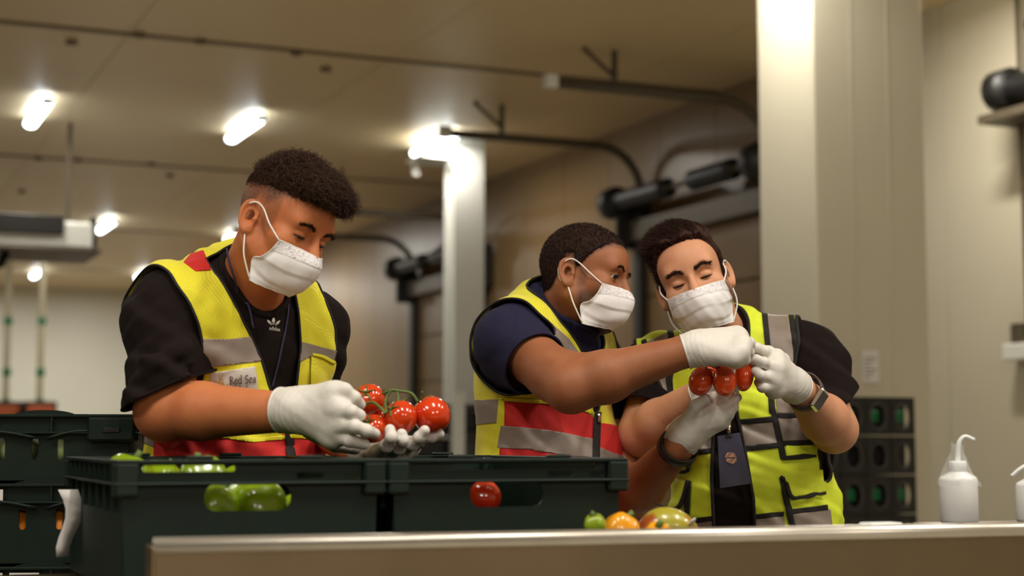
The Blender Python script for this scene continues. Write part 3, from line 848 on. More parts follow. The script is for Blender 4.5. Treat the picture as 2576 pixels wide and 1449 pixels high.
# an orange wedged on top of the middle crate, showing at its right end
c = P(160, 1219, DS + 0.06)
pr = [(0.034 * math.sin(q), -0.02 * math.cos(q)) for q in np.linspace(0, math.pi, 14)]; pr[0] = (0, pr[0][1]); pr[-1] = (0, pr[-1][1])
tag(MB().lathe(pr, 20, o=c).build('orange_fruit', M_orange_f, None, True), 'flattened orange wedged over the rim of the middle stacked crate', 'orange')
tr = og - np.array([0, 0, 0.004]); SMx = np.stack([SAx, SB, ZX], 1)
tl = thing('trolley', og + SAx * 0.3 + SB * 0.2 - np.array([0, 0, og[2]]), 'low steel trolley under the dark green crate stack', 'trolley')
MB().box((-0.03, -0.03, -0.03), (WS + 0.03, 0.43, 0), SMx, tr, 0.005).build('deck', M_steel, tl)
for x in (0.0, WS):
    for y in (0.0, 0.4):
        pz = tr + SAx * x + SB * y
        MB().tube([pz * np.array([1, 1, 0]) + np.array([0, 0, 0.10]), pz - np.array([0, 0, 0.03])], 0.018, 10).build('leg', M_steel, tl, True)
        a, b_ = frame_of(SAx); cc = pz * np.array([1, 1, 0]) + np.array([0, 0, 0.05])
        MB().tube([cc - SB * 0.015, cc + SB * 0.015], 0.05, 16).build('caster', M_black, tl, True)

# ------------------------------------------------------------------ produce
M_pepper = mat('green_pepper_skin', srgb(140, 170, 18), 0.22, noise=0.35, nscale=9, coat=0.3)
M_pepper_y = mat('yellow_pepper_skin', srgb(238, 160, 24), 0.22, noise=0.15, nscale=9, coat=0.3)
M_stem = mat('green_stem', srgb(92, 116, 44), 0.6, noise=0.3, nscale=60)
M_tomato = mat('red_tomato_skin', srgb(196, 34, 14), 0.16, noise=0.0, col2=srgb(206, 66, 16), nscale=9, coat=0.5)
M_tomato_o = mat('orange_red_tomato_skin', srgb(214, 66, 18), 0.16, col2=srgb(200, 40, 14), nscale=9, coat=0.5)
M_plum = mat('plum_tomato_skin', srgb(240, 86, 28), 0.2, col2=srgb(232, 72, 24), nscale=14, coat=0.5)
M_mango = mat('mango_skin', srgb(150, 74, 28), 0.3, col2=srgb(160, 150, 40), nscale=13, coat=0.3, lo=0.42, hi=0.52)
M_lime = mat('lime_skin', srgb(150, 172, 34), 0.3, noise=0.25, nscale=30, coat=0.2)
def lobed(c, r, up, lobes=5, depth=0.1, asp=1.0, dent=0.25, spin=0.0, n=36, m=24):
    """fruit body: lobes round its axis, dented at the stem end"""
    u = np.asarray(up, float); u /= np.linalg.norm(u); a, b = frame_of(u); v = []
    for i in range(m + 1):
        th = math.pi * i / m
        for k in range(n):
            ph = 2 * math.pi * k / n
            rr = math.sin(th) * (1 + depth * math.cos(lobes * (ph + spin)) * math.sin(th) ** 0.5 * (0.6 + 0.4 * math.cos(th)))
            z = math.cos(th) * asp
            z -= dent * math.exp(-(math.sin(th) / 0.33) ** 2) * (1 if th < math.pi / 2 else -0.35) * asp
            v.append(c + r * (rr * math.cos(ph) * a + rr * math.sin(ph) * b + z * u))
    f = [(i * n + k, i * n + (k + 1) % n, (i + 1) * n + (k + 1) % n, (i + 1) * n + k) for i in range(m) for k in range(n)]
    return pydata('fruit', v, [q[::-1] for q in f])
def pepper(c, r, up, m, label, group, spin=0.0):
    t = thing('bell_pepper', c, label, 'pepper', group)
    link('pepper_body', lobed(c, r, up, 4, 0.13, 1.1, 0.35, spin), m, t)
    u = np.asarray(up, float) / np.linalg.norm(up)
    MB().tube([c + u * r * 0.72, c + u * r * 0.95, c + u * r * 1.2 + np.array([0.004, 0, 0])], [0.006, 0.005, 0.0055], 8).build('stem', M_stem, t, True)
def CL(org, x, y, z): return org + CA * x + CBv * y + np.array([0, 0, z])
pl = [((0.05, 0.24, HC - 0.036), 'green pepper rising over the left end of the pepper crate rim'), ((0.155, 0.16, HC - 0.038), 'green pepper just above the pepper crate rim, below the name patch'),
      ((0.085, 0.062, HC - 0.062), 'green pepper seen through the slit under the crate rim'), ((0.15, 0.056, HC - 0.078), 'green pepper filling the left part of the crate hand hole'),
      ((0.225, 0.056, HC - 0.076), 'green pepper filling the right part of the crate hand hole'), ((0.30, 0.07, HC - 0.095), 'green pepper lying at the right end inside the pepper crate'),
      ((0.12, 0.36, HC - 0.05), 'green pepper in the middle of the pepper crate heap'), ((0.25, 0.3, HC - 0.06), 'green pepper behind the hand hole peppers')]
for i, ((x, y, z), lb) in enumerate(pl):
    pepper(CL(c1o, x, y, z), 0.042 if i < 6 else 0.045, [(0.3, 0.2, 1), (-0.3, 0.3, 1), (0.1, -0.6, 0.9), (0.5, 0.2, 1), (-0.4, 0.1, 1), (0, 0.5, 1), (0.3, 0.6, 1), (-1, 0.2, .5)][i], M_pepper, lb, 'green peppers in the crate', 0.4 * i)
def calyx(c, up, r, t, name='calyx'):
    u = np.asarray(up, float) / np.linalg.norm(up); a, b = frame_of(u); m = MB()
    for k in range(5):
        q = 2 * math.pi * k / 5 + 0.3; d = math.cos(q) * a + math.sin(q) * b
        m.tube([c + u * r * 0.78, c + u * r * 0.93 + d * r * 0.25, c + u * r * 0.88 + d * r * 0.5, c + u * r * 0.82 + d * r * 0.68], [0.0026, 0.0024, 0.0018, 0.0006], 5, flat=0.6)
    m.tube([c + u * r * 0.75, c + u * r * 1.05], [0.0028, 0.0022], 6)
    return m.build(name, M_stem, t, True)
def tomato(c, r, up, m, label, group, asp=0.86, cal=True, name='tomato'):
    t = thing(name, c, label, 'tomato', group)
    link('tomato_body', lobed(c, r, up, 6, 0.018, asp, 0.16), m, t)
    if cal: calyx(c, up, r * asp, t)
    return t
tomato(CL(c2o, 0.168, 0.052, HC - 0.062), 0.036, (0.3, -0.2, 1), M_tomato_o, 'orange-red tomato seen through the hand hole of the tomato crate', 'tomatoes in the crate', cal=False)
tomato(CL(c2o, 0.10, 0.12, HC - 0.10), 0.036, (0.3, 0.4, 1), M_tomato_o, 'tomato hidden low inside the tomato crate', 'tomatoes in the crate')

# fruit lying on the table behind the upstand
pepper(P(1497, 1322, 2.62), 0.0185, (-0.25, -0.2, 1), M_lime, 'small green pepper lying beside the tomato crate on the table', 'fruit on the table')
pepper(P(1560, 1338, 2.68), 0.031, (0.55, 0.3, 1), M_pepper_y, 'yellow-orange pepper lying between the small green pepper and the mango', 'fruit on the table', 0.5)
mg = thing('mango', P(1682, 1330, 2.76), 'large red-green mango with a pale patch on the table', 'mango', 'fruit on the table')
mc = P(1680, 1326, 2.72)
pts = []
for i in range(25):
    th = math.pi * i / 24
    for k in range(32):
        ph = 2 * math.pi * k / 32
        x = math.cos(th); r = math.sin(th) ** 0.9 * (1 - 0.12 * x)
        pts.append(mc + np.array([0.052 * x, 0.034 * r * math.cos(ph), 0.033 * r * math.sin(ph) - 0.010 * x * x]))
link('mango_body', pydata('mango', pts, [(i * 32 + k, i * 32 + (k + 1) % 32, (i + 1) * 32 + (k + 1) % 32, (i + 1) * 32 + k) for i in range(24) for k in range(32)]), M_mango, mg)
sm = MB().lathe([(0.0, 0.004), (0.009, 0.003), (0.012, 0.0)], 16, M=np.stack([np.array([0.5, -0.3, 0.8]) / 1.0, np.array([0.5, .85, 0.0]), np.array([0.55, -0.75, 0.35])], 1) * 0.8, o=P(1741, 1314, 2.70)).build('sticker', M_white, mg, True)
pepper(P(1652, 1352, 2.62), 0.024, (0.1, -0.5, 1), M_pepper_y, 'yellow pepper lying in front of the mango, mostly behind the steel edge', 'fruit on the table', 0.2)

# bottles on the table
M_bottle = mat('milky_bottle_plastic', srgb(226, 224, 220), 0.3, noise=0.03)
M_film = mat('clear_plastic_film', (0.95, 0.95, 0.95, 1), 0.06)
M_nozzle = mat('nozzle_plastic', srgb(224, 226, 224), 0.35, noise=0.03)
MATS['clear_plastic_film'].node_tree.nodes['Principled BSDF'].inputs['Alpha'].default_value = 0.16
def bottle(base, label, tip, sc=1.0, film=False):
    t = thing('wash_bottle', base, label, 'bottle', 'white wash bottles')
    R = 0.033 * sc
    MB().lathe([(R * 0.94, 0), (R, 0.004), (R, 0.073 * sc), (R * 0.93, 0.079 * sc), (R * 0.45, 0.088 * sc), (R * 0.42, 0.09 * sc)], 28, o=base).build('bottle_body', M_bottle, t, True)
    MB().lathe([(R * 0.46, 0.086 * sc), (R * 0.46, 0.104 * sc), (R * 0.4, 0.107 * sc), (0.0, 0.107 * sc)], 20, o=base).build('cap', M_nozzle, t, True)
    q = spline([base + np.array([0, 0, 0.104 * sc])] + [base + np.array(k) * sc for k in tip], 6)
    MB().tube(q, np.linspace(0.0048, 0.0036, len(q)) * sc, 10).build('nozzle', M_nozzle, t, True)
    if film:
        v, n, h = [], 26, 14
        for i in range(h):
            z = 0.066 + 0.072 * i / (h - 1); k0 = R * (1.03 - 0.72 * min(1, max(0, (z - 0.072) / 0.05)) ** 0.8)
            for k in range(n):
                a = 2 * math.pi * k / n; rr = k0 * (1 + 0.12 * math.sin(5 * a + 60 * z) + 0.06 * math.sin(11 * a))
                v.append(base + sc * np.array([rr * math.cos(a), rr * math.sin(a), z + 0.004 * math.sin(3 * a)]))
        fo = link('plastic_film', pydata('film', v, [(i * n + k, i * n + (k + 1) % n, (i + 1) * n + (k + 1) % n, (i + 1) * n + k) for i in range(h - 1) for k in range(n)]), M_film, t)
    return t
zb = P(2413, 1309, 2.86)[2]
b1 = P(2413, 1300, 2.86); b1[2] = ZTOP
bh = (zb - ZTOP)
bl = bottle(np.array([b1[0], b1[1], zb - 0.004]), 'milky wash bottle in loose clear film on the steel table', [(0.001, 0, 0.122), (0.004, 0, 0.14), (0.014, 0, 0.149), (0.03, 0, 0.143)], 1.0, True)
rs = tag(MB().box((-0.06, -0.05, ZTOP + 0.001), (0.24, 0.06, zb - 0.005), TM, np.array([b1[0], b1[1], 0]), 0.004).build('bottle_riser', M_steel), 'low steel riser carrying the wash bottles', 'riser')
b2 = P(2598, 1300, 2.90); b2[2] = zb - 0.004
bottle(b2, 'second wash bottle cut by the right picture edge', [(-0.008, 0, 0.114), (-0.025, 0, 0.106), (-0.042, 0, 0.092)], 0.86)
ld_ = P(2216, 1319, 2.62)
tag(MB().box((-0.03, -0.02, -0.004), (0.03, 0.02, 0.003), TM, ld_, 0.003).build('white_lid', M_nozzle), 'flat white lid lying on the steel edge right of the men', 'lid')

# ------------------------------------------------------------------ people: shared builders
M_navy = mat('navy_fabric', srgb(38, 36, 62), 0.85, noise=0.2, nscale=120, bump=0.15, bscale=500, spec=0.2)
M_tee = mat('black_fabric', srgb(30, 22, 20), 0.95, noise=0.2, nscale=120, bump=0.15, bscale=500, spec=0.15)
M_trim = mat('black_binding', srgb(24, 20, 18), 0.8, noise=0.2, nscale=200)
M_yel = mesh_fabric('yellow_mesh_fabric', srgb(230, 220, 36), srgb(176, 162, 20), 430.0)
M_yel2 = mat('yellow_binding', srgb(230, 222, 40), 0.7, noise=0.1, nscale=300)
M_lime2 = mat('lime_fabric', srgb(222, 236, 50), 0.75, noise=0.06, nscale=60, bump=0.12, bscale=420)
M_red = mat('red_fabric', srgb(206, 36, 34), 0.8, noise=0.12, nscale=90, bump=0.12, bscale=420)
M_tape = mat('silver_reflective_tape', srgb(146, 132, 122), 0.5, metal=0.1, noise=0.08, nscale=30, bump=0.06, bscale=300)
M_glove = mat('latex_glove', srgb(220, 214, 205), 0.5, noise=0.06, nscale=40, bump=0.2, bscale=120)
M_mask = mat('white_mask_fabric', srgb(244, 240, 240), 0.8, noise=0.02, nscale=60, bump=0.08, bscale=500)
M_loop = mat('white_elastic', srgb(240, 236, 230), 0.7, noise=0.05)
M_cord = mat('navy_cord', srgb(44, 38, 70), 0.7, noise=0.2, nscale=300)
M_trouser = mat('dark_trousers', srgb(34, 32, 38), 0.9, noise=0.2, nscale=80)
M_shoe = mat('black_shoe_leather', srgb(20, 18, 18), 0.5, noise=0.2)
M_eye = mat('eye_white', srgb(186, 168, 154), 0.25, noise=0.05)
M_iris = mat('dark_iris', srgb(30, 18, 12), 0.12, noise=0.1)
M_chrome = mat('polished_metal', srgb(200, 194, 186), 0.2, metal=1.0, noise=0.05)
def mask_print():
    N = NT('mask_print'); b = N.b; b.inputs['Roughness'].default_value = 0.8
    tc = N.n('ShaderNodeTexCoord'); mp = N.n('ShaderNodeMapping', i_Scale=(1, 1, 1)); N.l(tc, 'Object', mp, 'Vector')
    v = N.n('ShaderNodeTexVoronoi', i_Scale=250.0, feature='DISTANCE_TO_EDGE'); N.l(mp, 'Vector', v, 'Vector')
    n = N.n('ShaderNodeTexNoise', i_Scale=330.0, i_Detail=2.0); N.l(mp, 'Vector', n, 'Vector')
    r1 = N.n('ShaderNodeMapRange', i_1=0.04, i_2=0.10, i_3=1.0, i_4=0.0); N.l(v, 0, r1, 0)
    r2 = N.n('ShaderNodeMapRange', i_1=0.44, i_2=0.52, i_3=0.0, i_4=0.9); N.l(n, 'Fac', r2, 0)
    mu = N.n('ShaderNodeMath', operation='MULTIPLY'); N.l(r1, 0, mu, 0); N.l(r2, 0, mu, 1)
    mx = N.n('ShaderNodeMix', data_type='RGBA'); mx.inputs[6].default_value = srgb(236, 230, 230); mx.inputs[7].default_value = srgb(140, 138, 150)
    N.l(mu, 0, mx, 0); N.l(mx, 2, b, 'Base Color')
    return N.m
M_print = mask_print()

def ypr(yaw, pitch, roll):
    """columns: the person's left, forward, up. yaw 0 looks at the viewer, + turns to the picture's right"""
    y, p, r = map(math.radians, (yaw, pitch, roll))
    f0 = np.array([math.sin(y), -math.cos(y), 0]); s0 = np.array([math.cos(y), math.sin(y), 0]); u0 = np.array([0, 0, 1.])
    f = math.cos(p) * f0 - math.sin(p) * u0; u = math.cos(p) * u0 + math.sin(p) * f0
    return np.stack([math.cos(r) * s0 - math.sin(r) * u, f, math.cos(r) * u + math.sin(r) * s0], 1)

class Frame:
    def __init__(s, o, M): s.o = np.asarray(o, float); s.M = np.asarray(M, float)
    def w(s, q): return s.o + np.asarray(q, float) @ s.M.T
    def l(s, p): return ((p - s.o.astype(p.dtype)) @ s.M.astype(p.dtype))

def head_sdf(hp):
    """skull, face and ears in head axes (left, forward, up)"""
    lid, brow, jaw, op = hp.get('lid', 0.0145), hp.get('brow', 1.0), hp.get('jaw', 1.0), hp.get('open', 0.003)
    base = [ell((0, -0.012, 0.040), (0.0755, 0.100, 0.089)), ell((0, 0.028, -0.026), (0.063 * jaw, 0.070, 0.078)),
            ell((0, 0.040, 0.050), (0.064, 0.056, 0.052)), ell((0, 0.072, -0.086), (0.028 * jaw, 0.022, 0.020)),
            cap((0.057 * jaw, 0.002, -0.05), (0.018, 0.074, -0.089), 0.019, 0.015), cap((-0.057 * jaw, 0.002, -0.05), (-0.018, 0.074, -0.089), 0.019, 0.015),
            cap((-0.04, 0.076, 0.034), (0.04, 0.076, 0.034), 0.014)]
    base += [ell((s * 0.047, 0.062, -0.014), (0.021, 0.021, 0.019)) for s in (-1, 1)]
    fb = U(base, 0.022)
    nose = U([cap((0, 0.088, 0.026), (0, 0.114, -0.022), 0.0085, 0.0125), ell((0.0125, 0.104, -0.028), (0.009, 0.011, 0.009)), ell((-0.0125, 0.104, -0.028), (0.009, 0.011, 0.009))], 0.008)
    sock = [ell((s * 0.033, 0.102, 0.012), (0.020, 0.018, 0.012)) for s in (-1, 1)]
    lids = [ell((s * 0.032, 0.0775, 0.011), (lid * 1.05, lid, lid * 0.95)) for s in (-1, 1)]
    cuts = [ell((s * 0.0335, 0.091, 0.011 + hp.get('eye_dz', -0.004)), (0.0175, 0.018, op)) for s in (-1, 1)]
    crease = [cap((s * 0.020, 0.0905, 0.019), (s * 0.045, 0.084, 0.018), 0.0010) for s in (-1, 1)]
    ears = []
    for s in (-1, 1):
        n = np.array([s * 0.90, 0.36, 0.10]); n /= np.linalg.norm(n)
        up = np.array([0, -0.22, 0.97]); up -= n * (up @ n); up /= np.linalg.norm(up)
        fr = np.cross(up, n) if s > 0 else np.cross(n, up)
        fr = fr if fr[1] > 0 else -fr
        E = np.stack([up, fr, n], 1); c = np.array([s * 0.0805, -0.014, -0.005])
        def ear(p, E=E.astype(np.float32), c=c.astype(np.float32)):
            q = (p - c) @ E * 1.09
            a, b, h = q[:, 0], q[:, 1], q[:, 2]
            w = 0.0185 + 0.10 * np.clip(a, -0.03, 0.03)          # wider above, lobe below
            rr = np.sqrt((a / 0.0315) ** 2 + (b / w) ** 2) + 1e-6
            dome = h + 0.10 * b
            disc = np.maximum((rr - 1) * 0.017, np.abs(dome) - 0.0024)
            ring = np.sqrt(((rr - 0.97) * 0.018) ** 2 + (dome - 0.003) ** 2) - np.where(b > 0.008, 0.0014, 0.0041)
            anti = np.sqrt(((np.sqrt(((a + 0.003) / 0.019) ** 2 + ((b - 0.003) / 0.0105) ** 2) - 1) * 0.011) ** 2 + (dome - 0.0015) ** 2) - 0.0024
            d = smin(disc, ring, 0.003); d = smin(d, anti, 0.003)
            con = np.sqrt(((a + 0.003) / 0.0155) ** 2 + ((b - 0.003) / 0.0098) ** 2 + ((dome - 0.002) / 0.008) ** 2) - 1
            d = smax(d, -con * 0.007, 0.003)
            lobe = np.sqrt(((a + 0.028) / 0.010) ** 2 + ((b - 0.006) / 0.010) ** 2 + (h / 0.005) ** 2) - 1
            d = smin(d, lobe * 0.006, 0.005)
            tr = np.sqrt((a + 0.004) ** 2 / 0.9 + (b - 0.0145) ** 2 + (h - 0.001) ** 2) - 0.0045
            return smin(d, tr, 0.004)
        ears.append(ear)
    def f(p):
        d = fb(p)
        d = smin(d, nose(p), 0.010)
        for g in sock: d = smax(d, -g(p), 0.014)
        for g in lids: d = smin(d, g(p), 0.004)
        for g in crease: d = smax(d, -g(p), 0.002)
        for g in cuts: d = smax(d, -g(p), 0.0015)
        for e in ears: d = smin(d, e(p), 0.006)
        return d
    return f, fb
sstep = lambda x, a, b: np.clip((x - a) / (b - a), 0, 1) ** 2 * (3 - 2 * np.clip((x - a) / (b - a), 0, 1))

def hairline(q, pts):
    """height above the hairline: positive where hair grows. q in head axes"""
    az = np.degrees(np.arctan2(np.abs(q[:, 0]), q[:, 1] + 0.005))
    jag = 0.0016 * np.sin(q[:, 0] * 420 + 3 * np.sin(q[:, 1] * 300)) + 0.0012 * np.sin(q[:, 0] * 1100 + q[:, 1] * 900)
    return q[:, 2] + jag - np.interp(az, [a for a, _ in pts], [z for _, z in pts])

def strands(roots, nrm, flow, length, curl, rad, seg, seed, turns=1.0):
    """short tapered hairs as one mesh"""
    rg = np.random.default_rng(seed); n = len(roots); K = seg + 1
    d = flow / (np.linalg.norm(flow, axis=1, keepdims=True) + 1e-9)
    a = np.cross(d, nrm); a /= np.linalg.norm(a, axis=1, keepdims=True) + 1e-9
    b = np.cross(a, d)
    ph = rg.uniform(0, 6.28, n); L = length * rg.uniform(0.6, 1.15, n); R = curl * rg.uniform(0.5, 1.2, n)
    V = np.zeros((n, K, 3, 3)); 
    for i in range(K):
        t = i / seg; an = ph + turns * 6.28 * t
        sw = (R * min(1, t * 2.5))[:, None]
        c = roots + d * (L * t)[:, None] + sw * (np.cos(an)[:, None] * a + np.sin(an)[:, None] * b) - sw * np.cos(ph)[:, None] * a * (0 if t else 0)
        rr = rad * (1 - 0.75 * t)
        for k in range(3):
            q = 2.094 * k; V[:, i, k] = c + rr * (math.cos(q) * a + math.sin(q) * b)
    base = (np.arange(n) * K * 3)[:, None]; fs = []
    for i in range(seg):
        for k in range(3):
            k2 = (k + 1) % 3
            fs.append(base + np.array([[i * 3 + k, i * 3 + k2, (i + 1) * 3 + k2, (i + 1) * 3 + k]]))
    return V.reshape(-1, 3), np.concatenate(fs)
def sample_tris(v, t, n, seed, weight=None):
    rg = np.random.default_rng(seed)
    ar = np.linalg.norm(np.cross(v[t[:, 1]] - v[t[:, 0]], v[t[:, 2]] - v[t[:, 0]]), axis=1)
    if weight is not None: ar = ar * weight[t].mean(1)
    k = rg.choice(len(t), n, p=ar / ar.sum())
    r1, r2 = rg.random(n), rg.random(n); m = r1 + r2 > 1; r1[m] = 1 - r1[m]; r2[m] = 1 - r2[m]
    P0, P1, P2 = v[t[k, 0]], v[t[k, 1]], v[t[k, 2]]
    nn = np.cross(P1 - P0, P2 - P0); nn /= np.linalg.norm(nn, axis=1, keepdims=True) + 1e-12
    return P0 + r1[:, None] * (P1 - P0) + r2[:, None] * (P2 - P0), nn

def bounds(pts, pad):
    p = np.asarray(pts, float); return p.min(0) - pad, p.max(0) + pad

def torso_prims(T, sc=1.0, belly=1.0, sh=0.19):
    """clothed trunk in torso axes; origin between the shoulder joints"""
    W = lambda q: T.w(np.array(q) * sc); M = T.M
    E = lambda c, r: ell(W(c), np.array(r) * sc, M)
    C = lambda a, b, r0, r1=None: cap(W(a), W(b), r0 * sc, None if r1 is None else r1 * sc)
    return [E((0, 0.0, -0.14), (0.175, 0.125, 0.20)), E((0, -0.03, -0.11), (0.165, 0.105, 0.17)), C((-sh, 0, -0.045), (sh, 0, -0.045), 0.07),
            C((0, -0.025, 0.055), (0.13, -0.012, 0.0), 0.05, 0.055), C((0, -0.025, 0.055), (-0.13, -0.012, 0.0), 0.05, 0.055),
            E((0, 0.012 * belly, -0.38), (0.172 * belly, 0.135 * belly, 0.22)), E((0, 0.0, -0.58), (0.175, 0.135, 0.17))]

class Person:
    pass

def build_person(name, label, cfg):
    T = Frame(cfg['torso'], ypr(*cfg['torso_ypr'])); Hd = Frame(cfg['head'], ypr(*cfg['head_ypr']))
    hs = cfg.get('head_scale', 1.0)
    pr = Person(); pr.T, pr.H, pr.cfg, pr.hs = T, Hd, cfg, hs
    base = np.array([T.o[0], T.o[1] + 0.02, 0.0])
    root = thing(name, base, label, 'person'); pr.root = root
    tp = torso_prims(T, cfg.get('scale', 1.0), cfg.get('belly', 1.0), cfg.get('sh', 0.19)); pr.tp = tp
    trunk = U(tp, 0.06); pr.trunk = trunk
    # ---- head and neck, fine
    hf, fb = head_sdf(cfg.get('face', {}))
    nb = T.w(np.array(cfg.get('neck_base', (0, -0.02, 0.0))))
    nr = cfg.get('neck_r', 0.056)
    ntop = Hd.w(np.array([0, -0.018, -0.03]) * hs)
    nk = [cap(ntop, nb, nr * 0.97, nr * 1.08), cap(Hd.w(np.array([0, 0.03, -0.075]) * hs), T.w((0, 0.055, -0.02)), 0.022, 0.024)]
    nk += [cap(Hd.w(np.array([s * 0.055, -0.02, -0.03]) * hs), T.w((s * 0.022, 0.06, -0.03)), 0.014, 0.013) for s in (-1, 1)]
    neck = U(nk, 0.03); pr.neck_axis = (ntop, nb); pr.neck = neck
    def headneck(p):
        q = Hd.l(p) / hs
        return smin(hf(q) * hs, neck(p), 0.02)
    lo, hi = bounds([Hd.w(np.array(c) * hs) for c in ((-.11, -.13, -.13), (.11, .14, .14), (.11, -.13, .14), (-.11, .14, -.13), (.11, .14, -.13), (-.11, -.13, .14))] + [nb], 0.02)
    hv, hq = surface_nets(headneck, lo, hi, 0.0021)
    ht = tri(hq); hv = relax(hv, ht, 1, 0.4)
    cutn = (hv - T.w((0, 0, -0.035))) @ T.M[:, 2]
    hv, ht = clip(hv, ht, cutn)
    # ---- arms, trunk, hips, legs, coarse
    bs = [lambda p: trunk(p) + 0.02]
    arms = []
    for k in ('arm_r', 'arm_l'):
        A = cfg[k]; S, E_, Wr = A['s'], A['e'], A['w']; r = A.get('r', (0.050, 0.043, 0.047, 0.029))
        m1 = E_ + 0.3 * (Wr - E_)
        arms += [cap(S, E_, r[0], r[1]), cap(E_, m1, r[1], r[2]), cap(m1, Wr, r[2], r[3]), cap(Wr, Wr + 0.03 * (Wr - E_) / np.linalg.norm(Wr - E_), r[3] * 0.9, r[3] * 0.5)]
        if 'bulge' in A: arms += [cap(a, b, r0, r1) for a, b, r0, r1 in A['bulge']]
    af = U(arms, 0.018)
    hipz = T.w((0, 0, -0.60)); foot = {}
    legs = []
    for s in (-1, 1):
        f0 = np.array([T.M[0, 1], T.M[1, 1], 0]); f0 /= np.linalg.norm(f0); sd = np.array([T.M[0, 0], T.M[1, 0], 0]); sd /= np.linalg.norm(sd)
        hp = hipz + sd * s * 0.09; an = np.array([base[0], base[1], 0.09]) + sd * s * 0.12 - f0 * 0.02
        kn = 0.5 * (hp + an) + f0 * 0.03
        legs.append((hp, kn, an, f0, sd)); bs += [cap(hp, kn, 0.075, 0.052), cap(kn, an, 0.05, 0.036)]
    bf0 = U(bs, 0.03)
    def body(p): return smin(smin(bf0(p), af(p), 0.02), cap(nb, T.w((0, -0.02, 0.02)), nr * 0.9)(p), 0.02)
    ap = [cfg[k][q] for k in ('arm_r', 'arm_l') for q in 'sew'] + [T.w((x, 0, -0.1)) for x in (-.25, .25)] + [l[2] for l in legs] + [nb, T.w((0, .2, -.4)), T.w((0, -.2, -.4))]
    lo, hi = bounds(ap, 0.09)
    bv, bq = surface_nets(body, lo, hi, 0.0062)
    bt = tri(bq); bv = relax(bv, bt, 2, 0.5)
    V = np.concatenate([hv, bv]); Tt = np.concatenate([ht, bt + len(hv)])
    me = pydata('body', V, Tt)
    q = Hd.l(V) / hs
    st = cfg['stubble'](q) * (np.arange(len(V)) < len(hv))
    at = me.attributes.new('stubble', 'FLOAT', 'POINT'); at.data.foreach_set('value', st.astype(np.float32))
    pr.body = link('body', me, cfg['skin'], root)
    pr.hv, pr.ht, pr.bodybvh = hv, ht, None
    # ---- eyes
    for s in (-1, 1):
        c = Hd.w(np.array([s * 0.032, 0.0775, 0.011]) * hs); g = Hd.M @ np.array(cfg.get('gaze', (0, 0.9, -0.4))); g /= np.linalg.norm(g)
        a, b = frame_of(g); R = (cfg.get('face', {}).get('lid', 0.0145) - 0.0020) * hs; v = []; nn, mm = 16, 14
        for i in range(mm + 1):
            th = math.pi * i / mm
            for k in range(nn): v.append(c + R * (math.cos(th) * g + math.sin(th) * (math.cos(6.2832 * k / nn) * a + math.sin(6.2832 * k / nn) * b)))
        fs = [(i * nn + k, i * nn + (k + 1) % nn, (i + 1) * nn + (k + 1) % nn, (i + 1) * nn + k) for i in range(mm) for k in range(nn)]
        em = pydata('eye', v, fs); em.materials.append(M_eye); em.materials.append(M_iris)
        em.polygons.foreach_set('material_index', [1 if i // nn < 3 else 0 for i in range(len(fs))])
        link('eye', em, None, root)
        # lashes along the upper lid edge
        ez = 0.011 + cfg.get('face', {}).get('eye_dz', -0.004); m = MB()
        op = cfg.get('face', {}).get('open', 0.003)
        pts = []
        for x in np.linspace(-0.0138, 0.0138, 11):
            yy = 0.0775 + math.sqrt(max(1e-6, 0.0150 ** 2 - x * x - (ez - 0.011) ** 2)) + 0.0006
            pts.append(Hd.w(np.array([s * (0.032 + x), yy, ez + op * 0.9 * math.sqrt(max(0, 1 - (x / 0.0142) ** 2)) - 0.0004]) * hs))
        m.tube(pts, [0.0004 + 0.0013 * math.sin(math.pi * i / 10) for i in range(11)], 6)
        m.build('eyelash', M_hair_dark, root, True)
    # ---- eyebrows
    for s in (-1, 1):
        bp = cfg.get('brow_pts', [(0.013, 0.030), (0.030, 0.037), (0.050, 0.030)])
        c = spline([(x, 0, z) for x, z in bp], 12)
        rg = np.random.default_rng(11 + s); nB = cfg.get('brow_n', 260)
        k = rg.integers(0, len(c) - 1, nB); rt = c[k] + np.stack([rg.normal(0, .0012, nB), np.zeros(nB), rg.normal(0, cfg.get('brow_w', .0022), nB)], 1)
        rt[:, 0] *= s
        # onto the brow surface
        o = np.stack([rt[:, 0], np.full(nB, 0.13), rt[:, 2]], 1)
        pr_b = BVHTree.FromPolygons([tuple(x) for x in hv], [tuple(map(int, x)) for x in ht]) if pr.bodybvh is None else pr.bodybvh
        pr.bodybvh = pr_b
        R_, N_ = [], []
        for x in o:
            loc, no, _, _ = pr_b.ray_cast(Vector(Hd.w(x * hs)), Vector(-Hd.M[:, 1]), 0.2)
            if loc is not None: R_.append(loc); N_.append(no)
        R_, N_ = np.array(R_), np.array(N_)
        fl = np.tile(Hd.M @ np.array([s * 0.9, -0.1, 0.28]), (len(R_), 1)) + 0.35 * N_
        v, f = strands(R_, N_, fl, 0.0085, 0.0003, 0.00042, 3, 5)
        link('eyebrow', pydata('eyebrow', v, f), cfg['hair_mat'], root)
    # ---- hair cap
    hcfg = cfg['hair']
    def hair_f(p):
        q = Hd.l(p) / hs
        hl = sstep(hairline(q, hcfg['line']), -0.003, hcfg.get('taper', 0.02))
        return smin(fb(q) * hs, neck(p), 0.02) + 0.003 * hs - (hcfg['thick'](q) + 0.003) * hl * hs
    lo, hi = bounds([Hd.w(np.array(c) * hs) for c in ((-.12, -.15, -.1), (.12, .15, .2), (.12, -.15, .2), (-.12, .15, -.1), (-.12, -.15, .2), (.12, .15, -.1), (-.12, .15, .2), (.12, -.15, -.1))], 0.0)
    cv, cq = surface_nets(hair_f, lo, hi, 0.003)
    ct = tri(cq); q = Hd.l(cv) / hs
